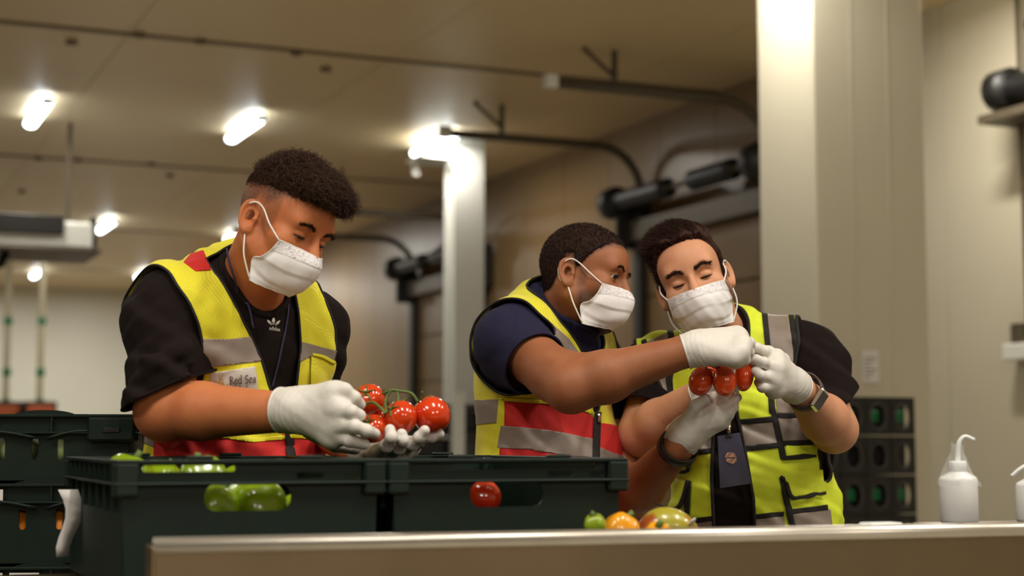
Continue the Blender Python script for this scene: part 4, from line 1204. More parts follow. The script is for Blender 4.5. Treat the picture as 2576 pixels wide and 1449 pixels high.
    cv, ct = clip(cv, ct, hairline(q, hcfg['line']) + hcfg.get('edge', 0.004))
    ho = solidify(link('hair', pydata('hair', cv, ct), cfg['hair_mat'], root), 0.004)
    for (n, ln, curl, rad, seg, turns, fl, wf) in hcfg['strands']:
        q = Hd.l(cv) / hs
        wgt = wf(q)
        rts, nn = sample_tris(cv, ct, n, 3, wgt)
        ql = Hd.l(rts) / hs; nl = nn @ Hd.M
        fv = fl(ql, nl) @ Hd.M.T
        lens = ln(ql) if callable(ln) else np.full(n, ln)
        v, f = strands(rts, nn, fv, lens, curl, rad, seg, 9, turns)
        link('hair_strands', pydata('hair_strands', v, f), cfg['hair_mat'], ho)
    pr.hair = ho
    # ---- face mask
    mc = np.array(cfg.get('mask', [
        [(0, 0.122, -0.013), (0.034, 0.105, -0.013), (0.068, 0.074, -0.016)],
        [(0, 0.136, -0.032), (0.042, 0.109, -0.036), (0.071, 0.068, -0.042)],
        [(0, 0.132, -0.057), (0.045, 0.102, -0.062), (0.072, 0.055, -0.062)],
        [(0, 0.123, -0.083), (0.042, 0.089, -0.087), (0.067, 0.034, -0.075)],
        [(0, 0.098, -0.107), (0.034, 0.074, -0.112), (0.057, 0.044, -0.114)]]))
    full = np.concatenate([mc[:, :0:-1] * np.array([-1, 1, 1]), mc], 1)       # right side .. centre .. left side
    rows = np.stack([spline(r, 10) for r in full])                            # 5 x 41
    grid = np.stack([spline(rows[:, j], 20) for j in range(rows.shape[1])], 1)    # 41 x 41
    nv_, nu_ = grid.shape[:2]
    uu = np.linspace(-1, 1, nu_)[None, :]; vv = np.linspace(0, 1, nv_)[:, None]
    ce_ = np.array([0, 0.02, -0.05]); out = grid - ce_; out /= np.linalg.norm(out, axis=-1, keepdims=True)
    saw = lambda x: np.minimum((x - np.floor(x)) / 0.78, (1 - (x - np.floor(x))) / 0.22)
    pl_ = np.where((vv > 0.24) & (vv < 0.92), saw((vv - 0.24) * 3.1 + 0.05 * np.sin(uu * 5 + 1)), 0.5)
    wr = 0.0021 * (pl_ - 0.5) * (0.15 + 0.85 * np.abs(np.sin(2.2 * uu + 0.8 + 3 * vv)))
    wr = wr + 0.0006 * np.sin(9 * uu + 7 * vv + 2) * np.sin(6 * vv - 3 * uu) * (vv > 0.15) + 0.0005 * np.sin(23 * uu - 11 * vv) * (np.abs(uu) < 0.9)
    wr = wr - 0.004 * np.exp(-((np.abs(uu) - 0.94) / 0.06) ** 2) * np.sin(vv * math.pi)
    grid = grid + out * wr[..., None]
    gw = Hd.w(grid.reshape(-1, 3) * hs)
    fq = lambda i0, i1: [(i * nu_ + j, i * nu_ + j + 1, (i + 1) * nu_ + j + 1, (i + 1) * nu_ + j) for i in range(i0, i1) for j in range(nu_ - 1)]
    mk = solidify(link('face_mask', pydata('face_mask', gw, fq(0, nv_ - 1)), M_mask, root), 0.0012, 0.0)
    gp = gw + (out.reshape(-1, 3) @ Hd.M.T) * 0.0011
    v_, t_ = compact(gp, np.array(fq(2, 18)))
    pb = link('printed_band', pydata('printed_band', v_, t_), M_print, mk)
    G = gw.reshape(nv_, nu_, 3)
    MB().tube(np.concatenate([G[0], G[1:, -1], G[-1, -2::-1], G[-2:0:-1, 0]]), 0.0011, 6, closed=True).build('mask_binding', M_loop, mk, True)
    for s, j in ((-1, 0), (1, -1)):
        e = [Hd.w(np.array(k) * hs) for k in ((s * 0.079, 0.008, 0.022), (s * 0.086, -0.012, 0.025), (s * 0.086, -0.034, 0.002), (s * 0.077, -0.027, -0.024), (s * 0.080, -0.004, -0.038))]
        a0, a1 = G[1, j], G[-2, j]
        mid0 = 0.5 * (a0 + e[0]) + Hd.M @ np.array([s * 0.006, 0, 0]) * hs; mid1 = 0.5 * (a1 + e[-1]) + Hd.M @ np.array([s * 0.010, 0, 0]) * hs
        MB().tube(spline([a0, mid0] + e + [mid1, a1], 6), 0.0017, 6).build('ear_loop', M_loop, mk, True)
    # ---- shirt
    sh = cfg['shirt']
    sl = []
    for k in ('arm_r', 'arm_l'):
        A = cfg[k]; S, Sl = A['s'], A['sleeve']; d = (Sl - S) / np.linalg.norm(Sl - S)
        sl.append((S, Sl, d, A.get('sr', (0.078, 0.085)), A))
    slf = U([cap(S, Sl + d * 0.06, r[0], r[1]) for S, Sl, d, r, _ in sl] + [cap(*q) for A in (cfg['arm_r'], cfg['arm_l']) for q in A.get('sleeve_extra', [])], 0.03)
    def shirt(p):
        return smin(trunk(p) - 0.004, slf(p), 0.045) + waves(p, sh['folds'])
    shc = U([cap(S, S + d * 0.05, r[0], r[0]) for S, Sl, d, r, _ in sl], 0.03)
    pr.shirt_f = lambda p: smin(trunk(p) - 0.004, shc(p), 0.045) + waves(p, sh['folds'])
    lo, hi = bounds([T.w(c) for c in ((-.24, 0, -.7), (.24, 0, -.7), (0, .2, -.6), (0, -.2, -.6), (0, 0, .16), (-.24, 0, 0), (.24, 0, 0))] + [x for S, Sl, d, r, _ in sl for x in (S, Sl + d * 0.1)], 0.12)
    v, qd = surface_nets(shirt, lo, hi, 0.0046); t = tri(qd); v = relax(v, t, 1, 0.5)
    for S, Sl, d, r, A in sl:
        nrm_ = A.get('sleeve_n', d)
        plane = (v - Sl) @ (nrm_ / np.linalg.norm(nrm_)); ax = cap(S, Sl + d * 0.12, 0.0)(v.astype(np.float32))
        v, t = clip(v, t, -np.minimum(plane, 0.145 - ax))
    nd = neck(v.astype(np.float32)) - cfg.get('collar_gap', 0.008)
    hgt = (v - T.w((0, 0, -0.07))) @ T.M[:, 2]
    v, t = clip(v, t, -np.minimum(-nd, hgt))
    v, t = clip(v, t, (v - T.w((0, 0, -0.66))) @ T.M[:, 2])
    so = solidify(link('shirt', pydata('shirt', v, t), sh['mat'], root), 0.003); pr.shirt = so; pr.shirt_mesh = (v, t)
    for lp in loops_of(v, t, 30):
        c = lp.mean(0)
        if np.linalg.norm(c - T.w((0, 0, 0.04))) < 0.12 and sh.get('rib', True):
            MB().tube(thin_loop(lp, 0.012), 0.008, 8, closed=True, flat=0.8).build('collar_rib', sh['mat'], so, True)
        else:
            MB().tube(thin_loop(lp, 0.012), 0.0028, 6, closed=True).build('hem', sh['mat'], so, True)
    pr.shirt_bvh = BVHTree.FromPolygons([tuple(x) for x in v], [tuple(map(int, x)) for x in t])
    # ---- trousers and shoes
    tf = U([lambda p: trunk(p) - 0.001] + [cap(hp, kn, 0.092, 0.075) for hp, kn, *_ in legs] + [cap(kn, an, 0.073, 0.062) for _, kn, an, *_ in legs], 0.03)
    lo, hi = bounds([l[2] for l in legs] + [T.w((x, y, -0.55)) for x in (-.2, .2) for y in (-.17, .17)], 0.08)
    v, qd = surface_nets(tf, lo, hi, 0.012); t = tri(qd)
    v, t = clip(v, t, -((v - T.w((0, 0, -0.62))) @ T.M[:, 2])); v, t = clip(v, t, v[:, 2] - 0.06)
    link('trousers', pydata('trousers', v, t), M_trouser, root)
    for hp, kn, an, f0, sd in legs:
        fo = np.array([an[0], an[1], 0.0])
        sf = U([cap(fo + [0, 0, 0.05] - f0 * 0.03, fo + [0, 0, 0.085], 0.045, 0.042), cap(fo + [0, 0, 0.043] - f0 * 0.04, fo + f0 * 0.15 + [0, 0, 0.036], 0.042, 0.036)], 0.03)
        v, qd = surface_nets(sf, fo - 0.25, fo + np.array([0.25, 0.25, 0.2]), 0.009); t = tri(qd); v[:, 2] = np.maximum(v[:, 2], 0.001)
        link('shoe', pydata('shoe', v, t), M_shoe, root)
    return pr

def glove(pr, name, wrist, elbow, palm, fingers, thumb=None, cuff_r=0.036, cuff_len=0.035, fr=0.0092, palm_r=0.015, extra=(), wr_r=0.030):
    """palm: knuckle points; fingers: list of joint lists starting near a knuckle"""
    fs = [cap(wrist, k, wr_r * 0.85, palm_r) for k in palm]
    for i in range(len(palm) - 1): fs.append(cap(palm[i], palm[i + 1], palm_r, palm_r))
    fs += [cap(*e) for e in extra]
    pf = U(fs, 0.014)
    fl = []
    for j in fingers:
        n = len(j); rs = np.linspace(fr * 1.12, fr * 0.86, n)
        fl.append(U([cap(j[i], j[i + 1], rs[i], rs[i + 1]) for i in range(n - 1)] + [ell(j[i], (rs[i] * 1.08,) * 3) for i in range(1, n - 1)], 0.003))
    if thumb is not None:
        n = len(thumb); rs = np.linspace(fr * 1.5, fr * 1.0, n)
        fl.append(U([cap(thumb[i], thumb[i + 1], rs[i], rs[i + 1]) for i in range(n - 1)], 0.004))
    d = (elbow - wrist) / np.linalg.norm(elbow - wrist)
    end = wrist + d * cuff_len
    cf = cap(wrist, end + d * 0.03, wr_r, cuff_r)
    K = (0.012, 0.0015)
    a_, b_ = frame_of(d)
    def f(p):
        D = smin(pf(p), cf(p), 0.018)
        g = None
        for q in fl:
            x = q(p); g = x if g is None else smin(g, x, 0.0015)
        if g is not None: D = smin(D, g, 0.010)
        # latex creases round the wrist and across the back
        t = (p - wrist.astype(np.float32)) @ d.astype(np.float32)
        w_ = np.exp(-((t - 0.002) / 0.03) ** 2)
        return D + 0.0003 * w_ * np.sin(t * 610 + 3.0 * np.sin(p @ (a_ * 90).astype(np.float32))) + waves(p, [(d + 0.8 * a_, 0.031, 0.00022, 1.0), (0.6 * d - b_, 0.043, 0.0004, 2.0), (a_, 0.07, 0.0006, 3.0)])
    pts = [wrist, end + d * 0.02] + list(palm) + [q for j in fingers for q in j] + ([] if thumb is None else list(thumb))
    lo, hi = bounds(pts, 0.05)
    v, qd = surface_nets(f, lo, hi, 0.0021); t = tri(qd); v = relax(v, t, 1, 0.4)
    pl = (v - end) @ d
    v, t = clip(v, t, -pl)
    go = solidify(link(name, pydata(name, v, t), M_glove, pr.root), 0.0010)
    for lp in loops_of(v, t, 20):
        if abs(((lp.mean(0) - end) @ d)) < 0.004: MB().tube(thin_loop(lp, 0.006), 0.0022, 6, closed=True).build('rolled_cuff', M_glove, go, True)
    return go

def build_vest(pr, vm, off, folds, holes, neck_poly, hem_u, front=True, binding=M_trim, bind_r=0.0035, tape_pad=0.0, extra_prims=(), arm_polys=(None, None), arm_lim=0.17, arm_lim_l=0.17, neck_gap=0.016):
    """waistcoat shell over the shirt: armholes follow the arms, the neck opening is cut in front"""
    T, cfg = pr.T, pr.cfg
    def f(p):
        d = pr.shirt_f(p) - off
        for e in extra_prims: d = smin(d, e(p), 0.03)
        return d + waves(p, folds)
    lo, hi = bounds([T.w(c) for c in ((-.24, 0, -.7), (.24, 0, -.7), (0, .22, -.6), (0, -.22, -.6), (0, 0, .14), (-.26, 0, 0), (.26, 0, 0))], 0.05)
    v, q = surface_nets(f, lo, hi, 0.0042); t = tri(q); v = relax(v, t, 1, 0.5)
    for k, poly in zip(('arm_r', 'arm_l'), arm_polys):
        A = cfg[k]; sgn = 1 if k == 'arm_l' else -1
        lat = ((v - T.o) @ T.M[:, 0]) * sgn
        near = 0.125 - cap(A['s'], A['e'] , 0.0)(v.astype(np.float32))
        near = np.maximum(near, lat - 0.25)
        v, t = clip(v, t, -np.minimum(lat - (arm_lim if k == 'arm_r' else arm_lim_l), near))
        if poly is not None:
            lat = ((v - T.o) @ T.M[:, 0]) * sgn
            n_ = vnormals(v, t); fac = -np.einsum('ij,ij->i', n_, v - CAMP)
            pf = poly_field(proj(v), poly) * (3.4 / F)
            v, t = clip(v, t, -np.minimum(np.minimum(pf, lat - 0.05), fac * 0.1 + 0.02))
    nd = pr.neck(v.astype(np.float32)) - neck_gap
    v, t = clip(v, t, -np.minimum(-nd, (v - T.w((0, 0, -0.08))) @ T.M[:, 2]))
    fr = (v - T.o) @ T.M[:, 1] - 0.01
    if neck_poly is not None:
        pf = poly_field(proj(v), neck_poly) * (3.4 / F)
        v, t = clip(v, t, -np.minimum(pf, fr))
    v, t = clip(v, t, (v - T.w((0, 0, hem_u))) @ T.M[:, 2])
    vo = solidify(link('vest', pydata('vest', v, t), vm, pr.root), 0.0022)
    for lp in loops_of(v, t, 30):
        MB().tube(thin_loop(lp, 0.010), bind_r, 6, closed=True, flat=0.8).build('vest_binding', binding, vo, True)
    pr.vest, pr.vm = vo, (v, t)
    n = vnormals(v, t); pr.vn = n; pr.v2 = proj(v); pr.facing = -np.einsum('ij,ij->i', n, (v - CAMP) / np.linalg.norm(v - CAMP, axis=1, keepdims=True))
    pr.vest_bvh = BVHTree.FromPolygons([tuple(x) for x in v], [tuple(map(int, x)) for x in t])
    return vo
def overlay(pr, name, poly, m, off, parent=None, th=0.0014, back=False, src=None):
    """a sewn-on piece that follows the vest surface inside an outline"""
    v, t = pr.vm
    fld = poly_field(pr.v2, poly)
    keep = (pr.facing < -0.02) if back else (pr.facing > -0.12)
    fld = np.where(keep, fld, -50.0)
    vo = v + pr.vn * off
    v2, t2 = clip(vo, t, fld)
    if len(t2) == 0: return None
    return solidify(link(name, pydata(name, v2, t2), m, parent or pr.vest), th)
def cast(bvh, px, py, off):
    d = ray(px, py); d = d / np.linalg.norm(d)
    loc, no, bd = None, None, 99
    for b in (bvh if isinstance(bvh, tuple) else (bvh,)):
        l_, n_, _, ds = b.ray_cast(Vector(CAMP), Vector(d), 30)
        if l_ is not None and ds < bd: loc, no, bd = l_, n_, ds
    if loc is None: return None
    n = np.array(no); n = n if n @ d < 0 else -n
    return np.array(loc) + n * off
def ribbon(bvh, pts, w, name, m, parent, off=0.002, th=0.0015, step=5.0):
    p = np.asarray(pts, float); q = spline(p, 10) if len(p) > 2 else np.linspace(p[0], p[1], 20)
    d = np.concatenate([[0], np.cumsum(np.linalg.norm(np.diff(q, axis=0), axis=1))]); k = max(4, int(d[-1] / step))
    s = np.linspace(0, d[-1], k); q = np.stack([np.interp(s, d, q[:, i]) for i in (0, 1)], 1)
    t = np.gradient(q, axis=0); t /= np.linalg.norm(t, axis=1, keepdims=True) + 1e-9; nn = np.stack([-t[:, 1], t[:, 0]], 1)
    cols = 4; V, ok = [], True; last = None
    for i in range(k):
        for c in range(cols):
            x = q[i] + nn[i] * w * (c / (cols - 1) - 0.5)
            h = cast(bvh, x[0], x[1], off)
            if h is None: h = last if last is not None else P(x[0], x[1], 3.3)
            last = h; V.append(h)
    f = [(i * cols + c, i * cols + c + 1, (i + 1) * cols + c + 1, (i + 1) * cols + c) for i in range(k - 1) for c in range(cols - 1)]
    return solidify(link(name, pydata(name, V, f), m, parent), th, 1.0)
def cordline(bvh, pts, r, name, m, parent, off=0.003):
    q = spline(pts, 10); V = [h for h in (cast(bvh, x, y, off) for x, y in q) if h is not None]
    return MB().tube(V, r, 8).build(name, m, parent, True)
def decal(bvh, v2, faces, name, m, parent, off=0.0012):
    V = []
    last = None
    for x, y in v2:
        h = cast(bvh, x, y, off); h = last if h is None else h; last = h; V.append(h)
    return solidify(link(name, pydata(name, V, faces), m, parent), 0.0005, 1.0)
def glyphs(word):
    """serif letters as strokes in a unit box"""
    arc = lambda cx, cy, rx, ry, a0, a1, n=12: [(cx + rx * math.cos(math.radians(a)), cy + ry * math.sin(math.radians(a))) for a in np.linspace(a0, a1, n)]
    sf = lambda x, y, w=0.14: [(x - w, y), (x + w, y)]
    G = {'R': (0.66, [([(0.14, 0), (0.14, 0.72)], .11), (arc(0.14, 0.54, 0.32, 0.18, 90, -90), .07), ([(0.3, 0.36), (0.58, 0)], .1), (sf(0.14, 0), .04), (sf(0.12, 0.72, .12), .04), (sf(0.6, 0, .08), .04)]),
         'e': (0.48, [(arc(0.23, 0.24, 0.18, 0.24, 20, 330), .08), ([(0.06, 0.27), (0.41, 0.29)], .05)]),
         'd': (0.54, [(arc(0.22, 0.24, 0.17, 0.24, 60, 300), .08), ([(0.4, 0), (0.4, 0.76)], .09), (sf(0.37, 0.76, .08), .04), (sf(0.44, 0, .08), .04)]),
         'S': (0.52, [(arc(0.24, 0.54, 0.17, 0.18, 30, 270), .08), (arc(0.24, 0.18, 0.19, 0.18, 90, -150), .09)]),
         'a': (0.48, [(arc(0.2, 0.14, 0.15, 0.14, 60, 330), .07), ([(0.34, 0.0), (0.34, 0.34)], .09), (arc(0.2, 0.34, 0.14, 0.13, 0, 160), .06), (sf(0.39, 0, .06), .04)]),
         'G': (0.7, [(arc(0.34, 0.36, 0.28, 0.36, 40, 330, 18), .09), ([(0.58, 0.05), (0.58, 0.32)], .1), (sf(0.56, 0.32, .13), .04)]),
         'l': (0.26, [([(0.13, 0), (0.13, 0.76)], .09), (sf(0.13, 0, .1), .04), (sf(0.09, 0.76, .07), .04)]),
         'o': (0.5, [(arc(0.24, 0.24, 0.18, 0.24, 0, 360, 20), .085)]),
         'b': (0.54, [([(0.12, 0), (0.12, 0.76)], .09), (arc(0.28, 0.24, 0.17, 0.24, 150, -150, 16), .08), (sf(0.08, 0.76, .07), .04)]),
         'i': (0.26, [([(0.12, 0), (0.12, 0.5)], .12), ([(0.12, 0.62), (0.12, 0.74)], .12)]),
         's': (0.42, [(arc(0.2, 0.36, 0.13, 0.12, 30, 270), .1), (arc(0.2, 0.12, 0.14, 0.12, 90, -150), .1)]), ' ': (0.3, [])}
    V, Fc, x = [], [], 0.0
    for ch in word:
        w, st = G[ch]
        for pts, th in st:
            v, f = strip2d([(x + a, b) for a, b in pts], th)
            o = len(V); V += [tuple(q) for q in v]; Fc += [tuple(i + o for i in q) for q in f]
        x += w
    return np.array(V), Fc, x
M_hair_dark = mat('dark_lash', srgb(22, 14, 12), 0.6, noise=0.2)
def hair_mat(name, c1, c2):
    return mat(name, c1, 0.7, noise=0.3, col2=c2, nscale=180, bump=0.5, bscale=420, spec=0.12)

def n_hat(nl, add): return nl + np.asarray(add)

# ================================================================== the tallest man, curly hair
HM1 = hair_mat('dark_brown_curls', srgb(78, 55, 42), srgb(46, 31, 24))
SK1 = skin_mat('tan_skin', srgb(194, 118, 74), srgb(60, 38, 28), srgb(182, 96, 58))
def stub1(q):
    s, f, u = np.abs(q[:, 0]), q[:, 1], q[:, 2]
    beard = sstep(-u, 0.018, 0.04) * sstep(f, -0.012, 0.012) * sstep(0.1 - u * 0, 0, 1) * 0.62
    beard = beard * sstep(u, -0.135, -0.105)
    burn = sstep(0.022 - np.abs(f - 0.022), 0, 0.012) * sstep(u, -0.04, 0.0) * sstep(s, 0.045, 0.06) * 0.5
    line = [(0, 0.088), (35, 0.082), (52, 0.066), (62, 0.05), (72, 0.03), (84, 0.02), (100, 0.03), (112, 0.0), (125, -0.035), (180, -0.055)]
    fade = sstep(hairline(q, line), -0.014, 0.028) * sstep(s + 0.03 * (f < 0), 0.03, 0.05) * 0.95
    return np.clip(np.maximum(np.maximum(beard, fade), burn), 0, 1)
def thick1(q):
    u, f = q[:, 2], q[:, 1]
    t = 0.0025 + 0.017 * sstep(u, 0.060, 0.115) * sstep(f, -0.10, -0.01) + 0.008 * sstep(f, 0.02, 0.08) * sstep(u, 0.07, 0.10)
    n = np.sin(q[:, 0] * 260 + 2 * np.sin(q[:, 1] * 210)) * np.sin(q[:, 1] * 240 + 1.5 * np.sin(q[:, 2] * 190)) * np.sin(q[:, 2] * 230)
    return t + 0.0045 * n * sstep(u, 0.06, 0.1)
top1 = lambda q: sstep(q[:, 2], 0.068, 0.10) + 1.2 * sstep(q[:, 1], 0.03, 0.09) * sstep(q[:, 2], 0.06, 0.085)
m1 = dict(
    torso=P(615, 772, 3.25), torso_ypr=(48, 7, 0), head=np.array([-0.446, 3.11, 1.529]), head_ypr=(55, 27, 11), head_scale=0.965, scale=1.02, belly=1.12, sh=0.185,
    neck_base=(0, -0.01, 0.01), neck_r=0.058, skin=SK1, stubble=stub1, hair_mat=HM1, gaze=(0.1, 0.8, -0.6),
    face=dict(open=0.0022, eye_dz=-0.0055, jaw=1.0),
    brow_pts=[(0.014, 0.029), (0.032, 0.035), (0.054, 0.029)], brow_w=0.0019,
    hair=dict(thick=thick1, edge=0.0,
        line=[(0, 0.086), (30, 0.080), (50, 0.066), (60, 0.066), (75, 0.060), (95, 0.058), (120, 0.05), (150, 0.045), (180, 0.04)],
        strands=[(4200, 0.018, 0.0050, 0.0010, 7, 1.3, lambda q, n: n + np.array([0, 0.55, 0.1]), top1),
                 (900, 0.030, 0.0065, 0.0009, 8, 1.5, lambda q, n: n * 0.7 + np.array([0, 0.9, -0.15]), lambda q: sstep(q[:, 1], 0.05, 0.085) * sstep(q[:, 2], 0.062, 0.08)),
                 (5200, 0.0055, 0.0008, 0.00045, 2, 0.5, lambda q, n: n * 0.5 + np.array([0, -0.3, -0.4]), lambda q: 0.2 + sstep(-q[:, 2], -0.09, -0.06))]),
    arm_r=dict(s=P(432, 778, 3.12), e=P(416, 1033, 3.06), w=P(728, 1037, 2.93), sleeve=P(416, 985, 3.07), sleeve_n=np.array([0.42, 0.0, -0.9]), sr=(0.074, 0.076), r=(0.052, 0.056, 0.052, 0.035),
        sleeve_extra=[(P(335, 1005, 3.00), P(480, 912, 3.005), 0.010, 0.008), (P(330, 955, 2.995), P(472, 872, 3.01), 0.008, 0.008), (P(370, 905, 2.99), P(465, 880, 3.01), 0.006, 0.006), (P(360, 1040, 3.01), P(480, 945, 3.0), 0.008, 0.006)]),
    arm_l=dict(s=P(768, 818, 3.40), e=P(775, 1050, 3.43), w=P(912, 1138, 3.10), sleeve=P(772, 965, 3.42), sr=(0.068, 0.070), r=(0.050, 0.046, 0.046, 0.032)),
    shirt=dict(mat=M_tee, folds=[((0.5, 0.2, 0.85), 0.085, 0.0045, 0.6), ((0.9, 0.3, -0.3), 0.11, 0.0035, 2.0), ((-0.6, 0.2, 0.8), 0.055, 0.0022, 4.0)]))
p1 = build_person('person', 'tallest man with dark curly hair in yellow vest, holding vine tomatoes', m1)
build_vest(p1, M_yel, 0.010, [((0.9, 0.5, 0.15), 0.07, 0.0028, 1.0), ((0.7, -0.2, 0.5), 0.12, 0.003, 3.0)], None,
           [(516, 560), (512, 640), (518, 655), (570, 727), (632, 847), (659, 909), (683, 990), (708, 1078), (722, 1082), (738, 1040), (746, 971), (757, 870), (751, 785), (740, 727), (735, 640), (650, 560)], -0.60, bind_r=0.0032, arm_lim=0.22, arm_polys=([(300, 1100), (300, 690), (352, 705), (368, 697), (400, 692), (440, 712), (475, 757), (500, 815), (511, 870), (513, 930), (500, 1000), (480, 1050), (380, 1060)], [(790, 690), (818, 755), (842, 820), (855, 885), (862, 915), (875, 960), (950, 960), (950, 600), (760, 600)]))
ov = lambda n, poly, m, off, **k: overlay(p1, n, poly, m, off, **k)
ov('reflective_tape', [(440, 850), (509, 853), (575, 853), (634, 847), (657, 909), (600, 915), (528, 924), (440, 916)], M_tape, 0.0016)
ov('reflective_tape', [(752, 858), (775, 864), (800, 871), (853, 884), (875, 892), (875, 930), (853, 922), (790, 893), (752, 912)], M_tape, 0.0016)
ov('shoulder_patch', [(462, 660), (480, 640), (512, 630), (530, 680), (492, 683)], M_red, 0.0016)
ov('lower_panel', [(388, 1070), (480, 1088), (560, 1100), (640, 1112), (700, 1104), (712, 1090), (735, 1100), (800, 1106), (850, 1100), (860, 1420), (388, 1420)], M_red, 0.0016)
ov('panel_binding', [(388, 1066), (480, 1080), (560, 1092), (640, 1103), (700, 1096), (735, 1092), (800, 1098), (850, 1092), (850, 1101), (800, 1108), (735, 1102), (700, 1106), (640, 1114), (560, 1102), (480, 1090), (388, 1075)], M_yel2, 0.003)
ov('reflective_tape', [(300, 1050), (390, 1054), (392, 1128), (370, 1118), (335, 1098), (300, 1085)], M_tape, 0.0016)
pt = ov('name_patch', [(528, 938), (642, 922), (650, 988), (652, 1010), (532, 1012)], mat('patch_fabric', srgb(206, 196, 186), 0.8, noise=0.05, nscale=90), 0.0022)
pk = ov('pocket', [(778, 893), (800, 896), (830, 912), (872, 914), (866, 950), (852, 1000), (790, 1010), (777, 980)], M_yel, 0.006)
ribbon(p1.vest_bvh, [(778, 893), (802, 897), (830, 911), (856, 916)], 8, 'pocket_hem', M_yel2, pk or p1.vest, 0.008)
ribbon(p1.vest_bvh, [(852, 912), (846, 975)], 5, 'pen', M_white, p1.vest, 0.010, 0.003)
ribbon(p1.shirt_bvh, [(714, 1070), (717, 1110), (722, 1160)], 20, 'zipper', M_trim, p1.vest, 0.014)
M_ink = mat('dark_brown_thread', srgb(88, 58, 56), 0.8, noise=0.1)
M_gold = mat('gold_thread', srgb(186, 140, 84), 0.7, noise=0.1)
def word_on(bvh, word, o, ux, uy, name, m, parent, off):
    v, f, w_ = glyphs(word)
    v2 = np.array(o) + v[:, :1] * np.array(ux) / w_ + v[:, 1:] * np.array(uy)
    return decal(bvh, v2, f, name, m, parent, off)
word_on(p1.vest_bvh, 'Red Sea', (576, 966), (67, -5), (0, -26), 'patch_lettering', M_ink, pt, 0.0042)
word_on(p1.vest_bvh, 'Global', (578, 988), (44, -3), (0, -24), 'patch_lettering', M_ink, pt, 0.0042)
V2, F2 = [], []
rg = np.random.default_rng(4)
for k in range(9):
    a = math.radians(20 + 17 * k); L = 26 + 8 * math.sin(k * 1.7)
    q = [(555 - L * r * math.cos(a) * 0.62 + 1.6 * math.sin(9 * r + k), 984 - L * 1.55 * r * math.sin(a)) for r in np.linspace(0.05, 1, 10)]
    v, f = strip2d(q, np.linspace(3.2, 1.6, 10)); o = len(V2); V2 += [tuple(x) for x in v]; F2 += [tuple(i + o for i in x) for x in f]
    for r0 in (0.4, 0.65):
        i = int(r0 * 9); b0 = np.array(q[i]); q2 = [tuple(b0 + np.array([(-1) ** k * 6 * r, -8 * r])) for r in np.linspace(0, 1, 4)]
        v, f = strip2d(q2, np.linspace(2.4, 1.4, 4)); o = len(V2); V2 += [tuple(x) for x in v]; F2 += [tuple(i + o for i in x) for x in f]
decal(p1.vest_bvh, V2, F2, 'patch_emblem', M_gold, pt, 0.0042)
# chest print: three leaves with stripes and the word below
M_print_w = mat('white_print', srgb(206, 196, 186), 0.8, noise=0.05)
V2, F2 = [], []
for cx, cy, a, L, w_ in ((687.5, 817, 90, 20, 7.5), (683, 817.5, 133, 17, 6.5), (692.5, 818.5, 47, 17, 6.5)):
    a = math.radians(a); d = np.array([math.cos(a), -math.sin(a)]); n = np.array([d[1], -d[0]])
    for r0, r1 in ((0.0, 0.09), (0.16, 0.25), (0.32, 1.0)):
        rs = np.linspace(r0, r1, 2 if r1 < 0.3 else 9)
        q = np.array([np.array([cx, cy]) + d * L * r for r in rs]); wd = [w_ * max(0.06, math.sin(math.pi * min(1, 0.12 + 0.88 * r)) ** 0.8) for r in rs]
        nn = len(rs); o = len(V2); V2 += [tuple(x + n * y / 2) for x, y in zip(q, wd)] + [tuple(x - n * y / 2) for x, y in zip(q, wd)]
        F2 += [(o + i, o + i + 1, o + nn + i + 1, o + nn + i) for i in range(nn - 1)]
decal(p1.shirt_bvh, V2, F2, 'chest_emblem', M_print_w, p1.shirt, 0.0012)
word_on(p1.shirt_bvh, 'adidas', (676, 829.5), (28, 4.5), (0.5, -11.5), 'chest_lettering', M_print_w, p1.shirt, 0.0012)
cordline((p1.shirt_bvh, p1.bodybvh), [(583, 628), (588, 655), (602, 705), (620, 780), (634, 828)], 0.0022, 'lanyard', M_cord, p1.root, 0.010)
cordline((p1.shirt_bvh, p1.bodybvh), [(724, 738), (722, 790), (712, 850), (697, 920), (682, 975)], 0.0022, 'lanyard', M_cord, p1.root, 0.0025)

# ================================================================== man in the navy polo shirt
HM2 = hair_mat('black_cropped_hair', srgb(58, 38, 31), srgb(34, 22, 18))
SK2 = skin_mat('brown_skin', srgb(156, 98, 64), srgb(38, 25, 19), srgb(140, 80, 50))
def stub2(q):
    s, f, u = np.abs(q[:, 0]), q[:, 1], q[:, 2]
    beard = sstep(-u, 0.02, 0.05) * sstep(f, 0.012, 0.03) * sstep(u, -0.14, -0.11) * 0.95
    burn = sstep(0.016 - np.abs(f - 0.022), 0, 0.012) * sstep(-u, -0.04, 0.0) * sstep(u, -0.06, -0.02) * sstep(s, 0.045, 0.06) * 0.5
    line = [(0, 0.083), (30, 0.078), (48, 0.062), (62, 0.048), (74, 0.02), (84, 0.0), (100, 0.03), (112, 0.0), (125, -0.04), (180, -0.06)]
    fade = sstep(hairline(q, line), -0.006, 0.016) * 0.9
    return np.clip(np.maximum(np.maximum(beard, fade), burn), 0, 1)
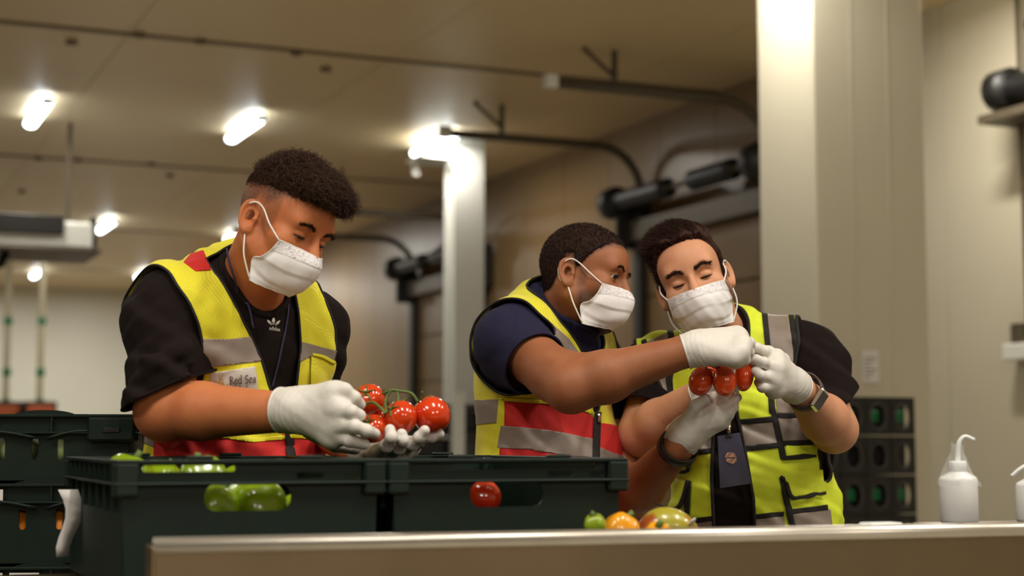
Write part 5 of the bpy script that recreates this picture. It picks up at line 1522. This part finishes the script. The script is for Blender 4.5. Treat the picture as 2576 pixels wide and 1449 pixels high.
m2 = dict(
    torso=P(1392, 838, 3.83), torso_ypr=(60, 6, 2), head=np.array([0.166, 3.745, 1.492]), head_ypr=(67, 11, 10), scale=1.0, belly=1.08, sh=0.19,
    neck_base=(0, -0.015, 0.0), neck_r=0.060, skin=SK2, stubble=stub2, hair_mat=HM2, gaze=(-0.22, 0.92, -0.3), collar_gap=0.006,
    face=dict(open=0.0058, lid=0.0152, eye_dz=-0.0005, jaw=1.03), brow_pts=[(0.012, 0.031), (0.028, 0.038), (0.047, 0.032)], brow_w=0.0014, brow_n=130, head_scale=0.98,
    hair=dict(thick=lambda q: 0.0045 + 0 * q[:, 0], edge=0.0,
        line=[(0, 0.088), (30, 0.084), (46, 0.068), (58, 0.052), (70, 0.030), (80, 0.006), (86, 0.008), (93, 0.036), (108, 0.034), (116, 0.0), (128, -0.035), (145, -0.05), (180, -0.056)],
        strands=[(9000, 0.0042, 0.0010, 0.0005, 2, 0.8, lambda q, n: n + np.array([0, 0.1, 0]), lambda q: 1 + 0 * q[:, 0])]),
    arm_r=dict(s=P(1290, 862, 3.66), e=P(1436, 975, 3.46), w=P(1730, 882, 3.43), sleeve=P(1345, 915, 3.575), sr=(0.078, 0.072), r=(0.064, 0.053, 0.053, 0.033), bulge=[(P(1395, 946, 3.53), P(1530, 950, 3.45), 0.057, 0.049)]),
    arm_l=dict(s=P(1485, 895, 4.03), e=P(1580, 1262, 3.85), w=P(1706, 1124, 3.57), sleeve=P(1525, 1080, 3.945), sr=(0.07, 0.068), r=(0.055, 0.054, 0.052, 0.034)),
    shirt=dict(mat=M_navy, rib=False, folds=[((0.6, 0.2, 0.75), 0.06, 0.002, 0.3), ((0.8, 0.4, -0.4), 0.1, 0.0025, 2.4)]))
p2 = build_person('person', 'man with cropped hair and navy polo in yellow and red vest, seen side-on', m2)
# polo collar
T2 = p2.T
cv, cq = surface_nets(lambda p: p2.neck(p) - 0.016, *bounds([p2.neck_axis[0], p2.neck_axis[1], T2.w((0, 0.09, -0.06))], 0.13), 0.005)
ct = tri(cq); ax = (cv - T2.w((0, 0, 0.0))) @ T2.M[:, 2]; fw = (cv - T2.w((0, 0, 0))) @ T2.M[:, 1]
cv, ct = clip(cv, ct, 0.074 - 0.42 * (fw + 0.02) - ax); ax = (cv - T2.w((0, 0, 0.0))) @ T2.M[:, 2]; fw = (cv - T2.w((0, 0, 0))) @ T2.M[:, 1]
cv, ct = clip(cv, ct, ax + 0.02 + 0.42 * (fw + 0.02))
co = solidify(link('collar', pydata('collar', cv, ct), M_navy, p2.shirt), 0.005, 1.0)
for lp in loops_of(cv, ct, 20): MB().tube(thin_loop(lp, 0.01), 0.004, 6, closed=True).build('collar_edge', M_navy, p2.shirt, True)
build_vest(p2, M_yel, 0.010, [((0.9, 0.5, 0.1), 0.08, 0.0025, 1.0), ((0.3, 0.2, 0.9), 0.14, 0.0025, 2.0)], None,
           [(1380, 740), (1392, 765), (1440, 840), (1475, 905), (1490, 1000), (1496, 1040), (1506, 1040), (1515, 960), (1515, 850), (1480, 760)], -0.60, bind_r=0.0036, arm_lim=0.21, neck_gap=0.040, extra_prims=[ell(p2.T.w((0.07, 0.055, -0.36)), (0.15, 0.12, 0.22), p2.T.M)], arm_polys=([(1301, 764), (1255, 770), (1217, 800), (1194, 842), (1189, 880), (1192, 918), (1213, 947), (1264, 968), (1330, 990), (1450, 960), (1425, 890), (1398, 848), (1394, 821), (1369, 800), (1335, 775)], None))
ov = lambda n, poly, m, off, **k: overlay(p2, n, poly, m, off, **k)
ov('lower_panel', [(1263, 1003), (1400, 1015), (1475, 1035), (1496, 1055), (1500, 1440), (1235, 1440), (1262, 1060)], M_red, 0.0016)
ov('lower_panel', [(1500, 1062), (1540, 1068), (1572, 1082), (1600, 1090), (1600, 1440), (1500, 1440)], M_red, 0.0016)
ov('reflective_tape', [(1140, 1008), (1172, 1008), (1264, 1003), (1262, 1062), (1180, 1070), (1140, 1072)], M_tape, 0.0018)
ov('reflective_tape', [(1262, 1070), (1380, 1082), (1480, 1102), (1492, 1104), (1490, 1152), (1430, 1148), (1330, 1130), (1252, 1128)], M_tape, 0.0034)
ov('reflective_tape', [(1502, 1122), (1535, 1138), (1600, 1158), (1600, 1205), (1550, 1192), (1502, 1172)], M_tape, 0.0034)
ov('reflective_tape', [(1394, 822), (1428, 850), (1462, 895), (1432, 893), (1412, 870), (1396, 846)], M_tape, 0.0018)
ov('panel_binding', [(1256, 1000), (1270, 1000), (1270, 1070), (1258, 1130), (1240, 1440), (1226, 1440), (1248, 1110)], M_yel2, 0.003)
ov('panel_binding', [(1263, 998), (1400, 1008), (1490, 1034), (1490, 1042), (1400, 1018), (1263, 1006)], M_yel2, 0.003)
ribbon(p2.vest_bvh, [(1499, 1036), (1497, 1100), (1494, 1200), (1489, 1330)], 17, 'zipper', M_trim, p2.vest, 0.005)
ribbon(p2.vest_bvh, [(1500, 1040), (1499, 1064)], 8, 'zip_puller', M_chrome, p2.vest, 0.008, 0.003)

# ================================================================== man with the badge
HM3 = hair_mat('dark_brown_hair', srgb(70, 46, 37), srgb(40, 25, 21))
SK3 = skin_mat('fair_skin', srgb(208, 150, 114), srgb(44, 30, 24), srgb(202, 132, 102))
def stub3(q):
    s, f, u = np.abs(q[:, 0]), q[:, 1], q[:, 2]
    beard = sstep(-u, 0.022, 0.045) * sstep(f, -0.02, 0.004) * sstep(u, -0.14, -0.115) * 1.0
    burn = sstep(0.016 - np.abs(f - 0.016), 0, 0.01) * sstep(s, 0.05, 0.064) * sstep(-u, -0.05, 0.0) * 0.95
    line = [(0, 0.100), (30, 0.096), (48, 0.080), (60, 0.056), (72, 0.02), (84, -0.02), (92, 0.034), (110, 0.034), (118, 0.0), (180, -0.055)]
    fade = sstep(hairline(q, line), -0.004, 0.01) * 0.9
    return np.clip(np.maximum(np.maximum(beard, burn), fade), 0, 1)
def thick3(q):
    u, s = q[:, 2], q[:, 0]
    t = 0.006 + 0.012 * sstep(u, 0.07, 0.115) + 0.004 * sstep(-s, 0.0, 0.05) * sstep(u, 0.05, 0.1)
    return t + 0.0022 * np.sin(q[:, 0] * 120 - q[:, 1] * 60 + 2 * np.sin(q[:, 2] * 90)) * sstep(u, 0.06, 0.1)
m3 = dict(
    torso=P(1842, 906, 3.92), torso_ypr=(-14, 6, -8), head=np.array([0.427, 3.80, 1.489]), head_ypr=(-8, 6, -19), scale=1.0, belly=1.1, sh=0.19,
    neck_base=(0, -0.015, 0.0), neck_r=0.060, skin=SK3, stubble=stub3, hair_mat=HM3, gaze=(0, 0.8, -0.6),
    face=dict(open=0.0016, eye_dz=-0.0062, jaw=1.06), brow_pts=[(0.012, 0.030), (0.030, 0.037), (0.053, 0.031)], brow_w=0.0025,
    hair=dict(thick=thick3, edge=0.0,
        line=[(0, 0.098), (20, 0.096), (36, 0.092), (48, 0.078), (60, 0.054), (72, 0.020), (80, -0.015), (87, -0.02), (92, 0.034), (110, 0.034), (118, 0.0), (130, -0.035), (180, -0.05)],
        strands=[(8000, lambda q: 0.012 + 0.018 * sstep(q[:, 2], 0.06, 0.11), 0.0010, 0.0006, 5, 0.5, lambda q, n: n * 0.2 + np.array([-0.55, -0.5, 0.08]) + 0.15 * q / 0.1, lambda q: 0.5 + sstep(q[:, 2], 0.05, 0.09)),
                 (3000, 0.007, 0.0006, 0.0005, 3, 0.5, lambda q, n: n * 0.35 + np.array([0, -0.5, -0.6]), lambda q: sstep(-q[:, 2], -0.08, -0.05))]),
    arm_r=dict(s=P(1648, 928, 3.96), e=P(1612, 1092, 3.86), w=P(1768, 988, 3.68), sleeve=P(1615, 1045, 3.88), sr=(0.078, 0.076), r=(0.052, 0.052, 0.052, 0.033)),
    arm_l=dict(s=P(2034, 884, 3.87), e=P(2098, 1080, 3.80), w=P(2012, 984, 3.60), sleeve=P(2088, 1010, 3.82), sr=(0.072, 0.070), sleeve_n=np.array([0.5, 0.2, -0.85]), r=(0.052, 0.053, 0.054, 0.034)),
    shirt=dict(mat=M_tee, folds=[((0.5, 0.2, 0.85), 0.075, 0.0045, 0.9), ((0.9, 0.3, -0.3), 0.1, 0.0035, 2.2), ((0.3, 0.1, 0.95), 0.05, 0.0022, 3.1)]))
p3 = build_person('person', 'man with side-swept dark hair in lime vest wearing a badge', m3)
build_vest(p3, M_lime2, 0.010, [((0.9, 0.3, 0.2), 0.09, 0.0022, 1.0), ((0.2, 0.1, 0.95), 0.13, 0.0022, 2.6)], None,
           [(1712, 790), (1742, 850), (1790, 1000), (1795, 1090), (1790, 1200), (1803, 1460), (1904, 1460), (1896, 1260), (1877, 1150), (1852, 1030), (1857, 950), (1863, 850), (1866, 775), (1800, 720)], -0.62, bind_r=0.005, arm_lim=0.22, arm_polys=([(1597, 850), (1600, 885), (1640, 935), (1660, 965), (1672, 1010), (1640, 1100), (1500, 1100), (1500, 850)], [(2012, 760), (2016, 840), (2004, 884), (1998, 925), (2008, 1010), (2030, 1090), (2200, 1090), (2200, 780)]))
ov = lambda n, poly, m, off, **k: overlay(p3, n, poly, m, off, **k)
C8 = lambda pts: [(1560 + x / 2.498, 760 + y / 2.498) for x, y in pts]
ov('reflective_tape', C8([(918, 20), (1052, 30), (1056, 95), (1092, 310), (1090, 700), (985, 700), (960, 400), (944, 280)]), M_tape, 0.0018)
ov('black_band', C8([(884, 20), (920, 20), (948, 280), (975, 700), (935, 700), (912, 280)]), M_trim, 0.0024)
ov('black_band', C8([(1052, 30), (1088, 40), (1118, 300), (1122, 700), (1088, 700), (1090, 310)]), M_trim, 0.0024)
ov('reflective_tape', C8([(760, 765), (960, 750), (990, 885), (780, 908)]), M_tape, 0.0018)
ov('black_band', C8([(750, 735), (960, 718), (965, 752), (758, 768)]), M_trim, 0.0026)
ov('black_band', C8([(785, 905), (1000, 885), (1006, 915), (790, 938)]), M_trim, 0.0026)
ov('black_band', C8([(935, 640), (965, 640), (1000, 760), (1040, 975), (1005, 990), (985, 880)]), M_trim, 0.0034)
ov('reflective_tape', C8([(985, 728), (1130, 725), (1215, 865), (1015, 872)]), M_tape, 0.003)
ov('black_band', C8([(980, 700), (1130, 697), (1135, 727), (985, 730)]), M_trim, 0.0036)
ov('black_band', C8([(1015, 870), (1240, 862), (1245, 895), (1020, 902)]), M_trim, 0.0036)
fl_ = ov('pocket_flap', C8([(1035, 905), (1235, 897), (1222, 962), (1040, 970)]), M_lime2, 0.006)
ov('black_band', C8([(1005, 965), (1225, 958), (1222, 980), (1180, 985), (1008, 992)]), M_trim, 0.0068)
ov('pocket', C8([(1010, 1085), (1100, 1062), (1270, 1060), (1290, 1190), (1095, 1225), (1065, 1200), (1030, 1120)]), M_lime2, 0.006)
ribbon(p3.vest_bvh, C8([(1003, 1090), (1025, 1125), (1060, 1205), (1092, 1232), (1180, 1222), (1272, 1196)]), 8, 'pocket_binding', M_trim, p3.vest, 0.009)
ribbon(p3.vest_bvh, C8([(1012, 1100), (1035, 1200), (1060, 1310), (1085, 1420)]), 15, 'black_band', M_trim, p3.vest, 0.005)
ov('black_band', C8([(1055, 1305), (1300, 1272), (1305, 1305), (1062, 1335)]), M_trim, 0.0026)
ov('reflective_tape', C8([(1062, 1335), (1320, 1300), (1340, 1470), (1080, 1470)]), M_tape, 0.0018)
ov('black_band', C8([(830, 1335), (1030, 1315), (1030, 1345), (835, 1365)]), M_trim, 0.0026)
ov('reflective_tape', C8([(835, 1365), (1032, 1345), (1035, 1470), (835, 1470)]), M_tape, 0.0018)
ov('reflective_tape', C8([(150, 262), (300, 190), (330, 460), (270, 620), (215, 480)]), M_tape, 0.0018)
ov('black_band', C8([(296, 170), (328, 160), (360, 300), (330, 480), (338, 620), (300, 620), (285, 480), (310, 300)]), M_trim, 0.0026)
ov('black_band', C8([(132, 245), (165, 235), (210, 420), (180, 440)]), M_trim, 0.0026)
ov('reflective_tape', C8([(380, 900), (480, 860), (600, 820), (600, 920), (470, 935), (380, 960)]), M_tape, 0.0018)
ov('black_band', C8([(380, 960), (470, 932), (600, 915), (600, 945), (470, 965), (380, 995)]), M_trim, 0.0026)
ribbon(p3.vest_bvh, C8([(345, 1070), (435, 1058), (428, 990)]), 9, 'pocket_binding', M_trim, p3.vest, 0.006)
ov('pocket', C8([(330, 1130), (440, 1130), (410, 1240), (370, 1295), (260, 1285), (205, 1265)]), M_lime2, 0.006)
ribbon(p3.vest_bvh, C8([(203, 1270), (260, 1292), (370, 1300), (412, 1240), (442, 1130)]), 9, 'pocket_binding', M_trim, p3.vest, 0.009)
ribbon(p3.vest_bvh, C8([(440, 1130), (432, 1230), (425, 1400)]), 13, 'black_band', M_trim, p3.vest, 0.005)
ov('black_band', C8([(440, 1362), (610, 1343), (612, 1372), (445, 1392)]), M_trim, 0.0026)
ov('reflective_tape', C8([(445, 1392), (612, 1372), (614, 1470), (450, 1470)]), M_tape, 0.0018)
ribbon(p3.shirt_bvh, C8([(744, 60), (742, 150), (735, 190)]), 10, 'lanyard', M_cord, p3.root, 0.006)
# badge card on its clip
M_card = mat('navy_badge_card', srgb(46, 42, 70), 0.45, noise=0.15, nscale=30)
M_coral = mat('coral_print', srgb(240, 176, 132), 0.6, noise=0.05)
D3 = 3.72
bpts = [P(1805, 1097, D3), P(1861, 1088, D3), P(1890, 1216, D3 - 0.01), P(1812, 1228, D3 - 0.01)]
bd = solidify(link('badge', pydata('badge', bpts, [(0, 3, 2, 1)]), M_card, p3.root, False), 0.003)
sw_ = MB(); V2, F2 = [], []
for k in range(9):
    x0 = -12 + 3 * k; hh = math.sqrt(max(1, 14.5 ** 2 - x0 ** 2))
    for s0, s1 in ((-1, -0.12), (0.08, 1)):
        q = [(1839 + x0 + 1.6 * math.sin(r * 5 + k) + 0.18 * hh * r, 1152 + hh * r) for r in np.linspace(s0, s1, 8)]
        v, f = strip2d(q, 1.5); o = len(V2); V2 += [tuple(x) for x in v]; F2 += [tuple(i + o for i in x) for x in f]
link('badge_emblem', pydata('emblem', [P(x, y, D3 - 0.0085 - 0.01 * (y - 1097) / 130) for x, y in V2], F2), M_coral, bd)
MB().tube([P(1836, 1030, D3 + 0.06), P(1837, 1052, D3 + 0.02), P(1835, 1072, D3)], 0.0016, 6).build('badge_clip', M_chrome, bd, True)
MB().tube([P(1835, 1066, D3), P(1834, 1080, D3 - 0.003), P(1833, 1096, D3 - 0.003)], [0.003, 0.005, 0.003], 8).build('badge_clip', M_chrome, bd, True)
MB().box((-0.007, -0.002, -0.002), (0.007, 0.002, 0.002), o=P(1834, 1098, D3 - 0.004)).build('badge_slot', M_black, bd)

# ------------------------------------------------------------------ gloved hands
a1 = m1['arm_r']; w1 = P(738, 1032, 2.925)
glove(p1, 'glove', w1, a1['e'], [P(838, 992, 2.895), P(852, 1030, 2.885), P(850, 1070, 2.89), P(836, 1100, 2.90)],
      [[P(838, 990, 2.895), P(868, 982, 2.885), P(892, 1000, 2.89), P(906, 1018, 2.905)],
       [P(852, 1030, 2.885), P(884, 1036, 2.865), P(906, 1045, 2.875)],
       [P(850, 1068, 2.885), P(893, 1074, 2.86), P(922, 1084, 2.865), P(943, 1091, 2.88)],
       [P(838, 1098, 2.90), P(880, 1108, 2.875), P(916, 1117, 2.88)]],
      [P(785, 1085, 2.94), P(845, 1118, 2.98), P(892, 1128, 3.0)], cuff_r=0.042, cuff_len=0.026, fr=0.0118, palm_r=0.019, wr_r=0.037,
      extra=[(P(770, 1005, 2.92), P(850, 985, 2.90), 0.024, 0.018)])
a2 = m1['arm_l']
glove(p1, 'glove', P(925, 1135, 3.075), a2['e'], [P(955, 1137, 2.99), P(985, 1137, 2.99), P(1012, 1132, 3.0), P(1032, 1124, 3.03)],
      [[P(955, 1137, 2.97), P(972, 1122, 2.915), P(985, 1100, 2.895), P(981, 1080, 2.90)],
       [P(985, 1137, 2.98), P(1003, 1127, 2.935), P(1013, 1108, 2.91), P(1010, 1092, 2.91)],
       [P(1012, 1132, 2.99), P(1038, 1117, 2.95), P(1055, 1100, 2.93), P(1068, 1083, 2.925)],
       [P(1032, 1124, 3.02), P(1062, 1108, 2.99), P(1086, 1098, 2.97), P(1106, 1092, 2.97)]],
      [P(930, 1118, 3.08), P(958, 1095, 3.08), P(985, 1078, 3.06)], cuff_r=0.036, cuff_len=0.03, fr=0.0112, palm_r=0.017, wr_r=0.032)
a3 = m2['arm_r']
glove(p2, 'glove', P(1745, 878, 3.43), a3['e'], [P(1858, 850, 3.45), P(1866, 868, 3.425), P(1860, 886, 3.405), P(1845, 900, 3.40)],
      [[P(1860, 850, 3.45), P(1886, 862, 3.47), P(1890, 880, 3.49)],
       [P(1866, 866, 3.425), P(1884, 886, 3.44), P(1880, 902, 3.46)],
       [P(1860, 886, 3.41), P(1873, 905, 3.42), P(1866, 914, 3.44)],
       [P(1845, 900, 3.40), P(1855, 912, 3.415), P(1846, 917, 3.44)]],
      [P(1780, 900, 3.46), P(1812, 915, 3.5), P(1835, 915, 3.51)], cuff_r=0.037, cuff_len=0.018, fr=0.0112, palm_r=0.017, wr_r=0.033,
      extra=[(P(1770, 862, 3.44), P(1852, 846, 3.45), 0.030, 0.022), (P(1775, 890, 3.42), P(1850, 895, 3.41), 0.022, 0.018)])
a4 = m2['arm_l']
glove(p2, 'glove', P(1722, 1098, 3.565), a4['e'], [P(1762, 1018, 3.575), P(1786, 1026, 3.56), P(1806, 1040, 3.55), P(1812, 1056, 3.545)],
      [[P(1762, 1018, 3.57), P(1795, 998, 3.565), P(1822, 990, 3.575)],
       [P(1786, 1026, 3.555), P(1818, 1006, 3.55), P(1844, 996, 3.555)],
       [P(1806, 1040, 3.545), P(1832, 1020, 3.54), P(1856, 1000, 3.545)],
       [P(1812, 1056, 3.54), P(1834, 1042, 3.53), P(1848, 1024, 3.535)]],
      [P(1728, 1062, 3.535), P(1748, 1022, 3.515), P(1776, 1004, 3.505)], cuff_r=0.041, cuff_len=0.012, fr=0.0112, palm_r=0.020, wr_r=0.036,
      extra=[(P(1735, 1080, 3.55), P(1790, 1045, 3.545), 0.032, 0.026)])
a5 = m3['arm_l']
glove(p3, 'glove', P(1998, 970, 3.575), a5['e'], [P(1952, 902, 3.525), P(1948, 928, 3.505), P(1944, 955, 3.505), P(1946, 978, 3.515)],
      [[P(1952, 902, 3.525), P(1924, 884, 3.505), P(1905, 875, 3.50), P(1892, 869, 3.50)],
       [P(1948, 926, 3.505), P(1922, 912, 3.485), P(1903, 905, 3.485), P(1888, 904, 3.49)],
       [P(1944, 952, 3.50), P(1913, 945, 3.475), P(1903, 934, 3.49), P(1900, 924, 3.51)],
       [P(1946, 978, 3.51), P(1918, 974, 3.485), P(1908, 962, 3.50)]],
      [P(1968, 905, 3.56), P(1932, 886, 3.56), P(1906, 878, 3.54)], cuff_r=0.037, cuff_len=0.012, fr=0.0112, palm_r=0.019, wr_r=0.033,
      extra=[(P(1985, 955, 3.57), P(1950, 925, 3.52), 0.03, 0.026)])
a6 = m3['arm_r']
glove(p3, 'glove', P(1778, 982, 3.665), a6['e'], [P(1808, 935, 3.62), P(1822, 945, 3.61), P(1832, 958, 3.61), P(1838, 972, 3.62)],
      [[P(1808, 935, 3.62), P(1822, 912, 3.60), P(1835, 905, 3.585)], [P(1822, 945, 3.61), P(1840, 925, 3.60), P(1852, 915, 3.58)],
       [P(1832, 958, 3.61), P(1850, 942, 3.60), P(1860, 930, 3.585)], [P(1838, 972, 3.62), P(1852, 960, 3.61), P(1862, 950, 3.60)]],
      [P(1775, 950, 3.65), P(1790, 925, 3.62), P(1800, 912, 3.6)], cuff_r=0.037, cuff_len=0.02, palm_r=0.018, fr=0.0105)

# ------------------------------------------------------------------ watches
def band(pr, c, axis, r, wd, name, m, flat=0.86, up=(0, 0, 1)):
    a, b = frame_of(axis, up); V, Fq, n = [], [], 32; ax_ = axis / np.linalg.norm(axis)
    for k in range(n):
        q = 2 * math.pi * k / n; d = math.cos(q) * a + math.sin(q) * b * flat
        for s in (-1, 1): V.append(c + d * r + ax_ * s * wd / 2)
    f = [(2 * k, 2 * k + 1, 2 * ((k + 1) % n) + 1, 2 * ((k + 1) % n)) for k in range(n)]
    return solidify(link(name, pydata(name, V, f), m, pr.root), 0.0035, 1.0)
M_screen = mat('dark_watch_glass', srgb(46, 40, 46), 0.12, noise=0.1)
M_strap = mat('grey_brown_strap', srgb(84, 70, 68), 0.7, noise=0.15)
ax5 = m3['arm_l']['e'] - P(1998, 970, 3.575); ax5 /= np.linalg.norm(ax5)
wc = P(2023, 985, 3.605)
wb = band(p3, wc, ax5, 0.0395, 0.024, 'watch_strap', M_strap, 1.0)
vn = CAMP - P(2034, 982, 3.56); vn /= np.linalg.norm(vn)
zz = vn + np.array([0.14, 0, 0.08]); zz -= ax5 * (zz @ ax5); zz /= np.linalg.norm(zz)
yy = ax5; xx = np.cross(yy, zz); WM = np.stack([xx, yy, zz], 1)
cc5 = wc + zz * 0.041
MB().box((-0.025, -0.0215, -0.004), (0.025, 0.0215, 0.006), WM, cc5, 0.006).build('watch_case', M_chrome, wb)
MB().box((-0.0205, -0.017, 0.004), (0.0205, 0.017, 0.0074), WM, cc5, 0.004).build('watch_glass', M_screen, wb)
MB().tube([cc5 + yy * 0.018 + xx * 0.008, cc5 + yy * 0.0235 + xx * 0.008], 0.0035, 10).build('watch_crown', M_chrome, wb, True)
ax4 = m2['arm_l']['e'] - P(1722, 1098, 3.565); ax4 /= np.linalg.norm(ax4)
wc4 = P(1706, 1124, 3.575)
wb4 = band(p2, wc4, ax4, 0.042, 0.026, 'watch_strap', M_black, 0.95)
MB().box((-0.016, -0.012, -0.003), (0.016, 0.012, 0.008), np.stack([np.cross(ax4, np.array([0.6, 0.2, -0.7])), ax4, np.array([0.6, 0.2, -0.7])], 1), wc4 + np.array([0.6, 0.2, -0.7]) / 0.943 * 0.042, 0.004).build('watch_case', M_black, wb4)

# ------------------------------------------------------------------ vine tomatoes in the tallest man's hands
G1 = 'vine tomatoes held by the tallest man'
tomato(P(929, 1005, 2.985), 0.0290, (-0.15, -0.75, 0.45), M_tomato, 'upper left vine tomato, touching the glove fingertips', G1, 0.96)
tomato(P(938, 1078, 2.935), 0.0265, (-0.35, -0.7, 0.5), M_tomato, 'lower left vine tomato under the gloved fingers', G1, 0.96)
tomato(P(1007, 1050, 2.945), 0.0315, (-0.5, -0.45, 0.45), M_tomato, 'middle vine tomato resting on the lower hand', G1, 0.95)
tomato(P(1086, 1044, 2.965), 0.0340, (-0.55, 0.2, 0.75), M_tomato_o, 'rightmost and largest orange-red vine tomato', G1, 1.02)
tomato(P(960, 1055, 3.01), 0.028, (0, -0.2, 1), M_tomato, 'vine tomato half hidden between the other three', G1, 0.95)
vt = thing('tomato_vine', P(990, 990, 2.96), 'green vine stem joining the held tomatoes', 'vine')
for q, r in (([(906, 1022, 2.945), (935, 1012, 2.94), (955, 1024, 2.925), (970, 1040, 2.915)], 0.0026), ([(962, 990, 2.96), (985, 982, 2.955), (1008, 984, 2.955), (1035, 990, 2.955), (1052, 1012, 2.955)], 0.0028),
             ([(908, 1020, 2.945), (912, 1045, 2.93), (918, 1068, 2.92)], 0.0022), ([(998, 984, 2.955), (1002, 1000, 2.95), (1000, 1018, 2.94)], 0.0022), ([(985, 982, 2.955), (970, 1005, 2.95), (972, 1038, 2.92)], 0.002),
             ([(1035, 990, 2.955), (1020, 1006, 2.96), (985, 1012, 2.96)], 0.002), ([(1060, 1005, 2.95), (1064, 995, 2.945), (1062, 985, 2.94)], 0.002)):
    MB().tube(spline([P(*k) for k in q], 6), r, 7).build('vine_stem', M_stem, vt, True)

# ------------------------------------------------------------------ plum tomatoes between the two men
G2 = 'plum tomatoes held by the two men'
def plum(px, py, D, la, sa, up, label, m=M_plum):
    c = P(px, py, D); t = thing('plum_tomato', c, label, 'tomato', G2)
    link('tomato_body', lobed(c, sa, up, 3, 0.012, la / sa, 0.06), m, t)
    calyx(c, up, la, t)
plum(1764, 958, 3.50, 0.0335, 0.0262, (0.36, 0.1, 0.9), 'leftmost plum tomato of the bunch, tilted')
plum(1822, 958, 3.475, 0.0350, 0.0248, (-0.05, 0.15, 1), 'middle plum tomato of the bunch with a bright highlight')
plum(1872, 945, 3.505, 0.0350, 0.0205, (0.12, 0.1, 1), 'rightmost plum tomato of the bunch beside the fingertips')
plum(1882, 884, 3.53, 0.026, 0.018, (0.2, 0.1, 1), 'small plum tomato pinched between the two gloves')
plum(1795, 935, 3.56, 0.030, 0.022, (0.1, 0.2, 1), 'plum tomato at the back of the bunch')
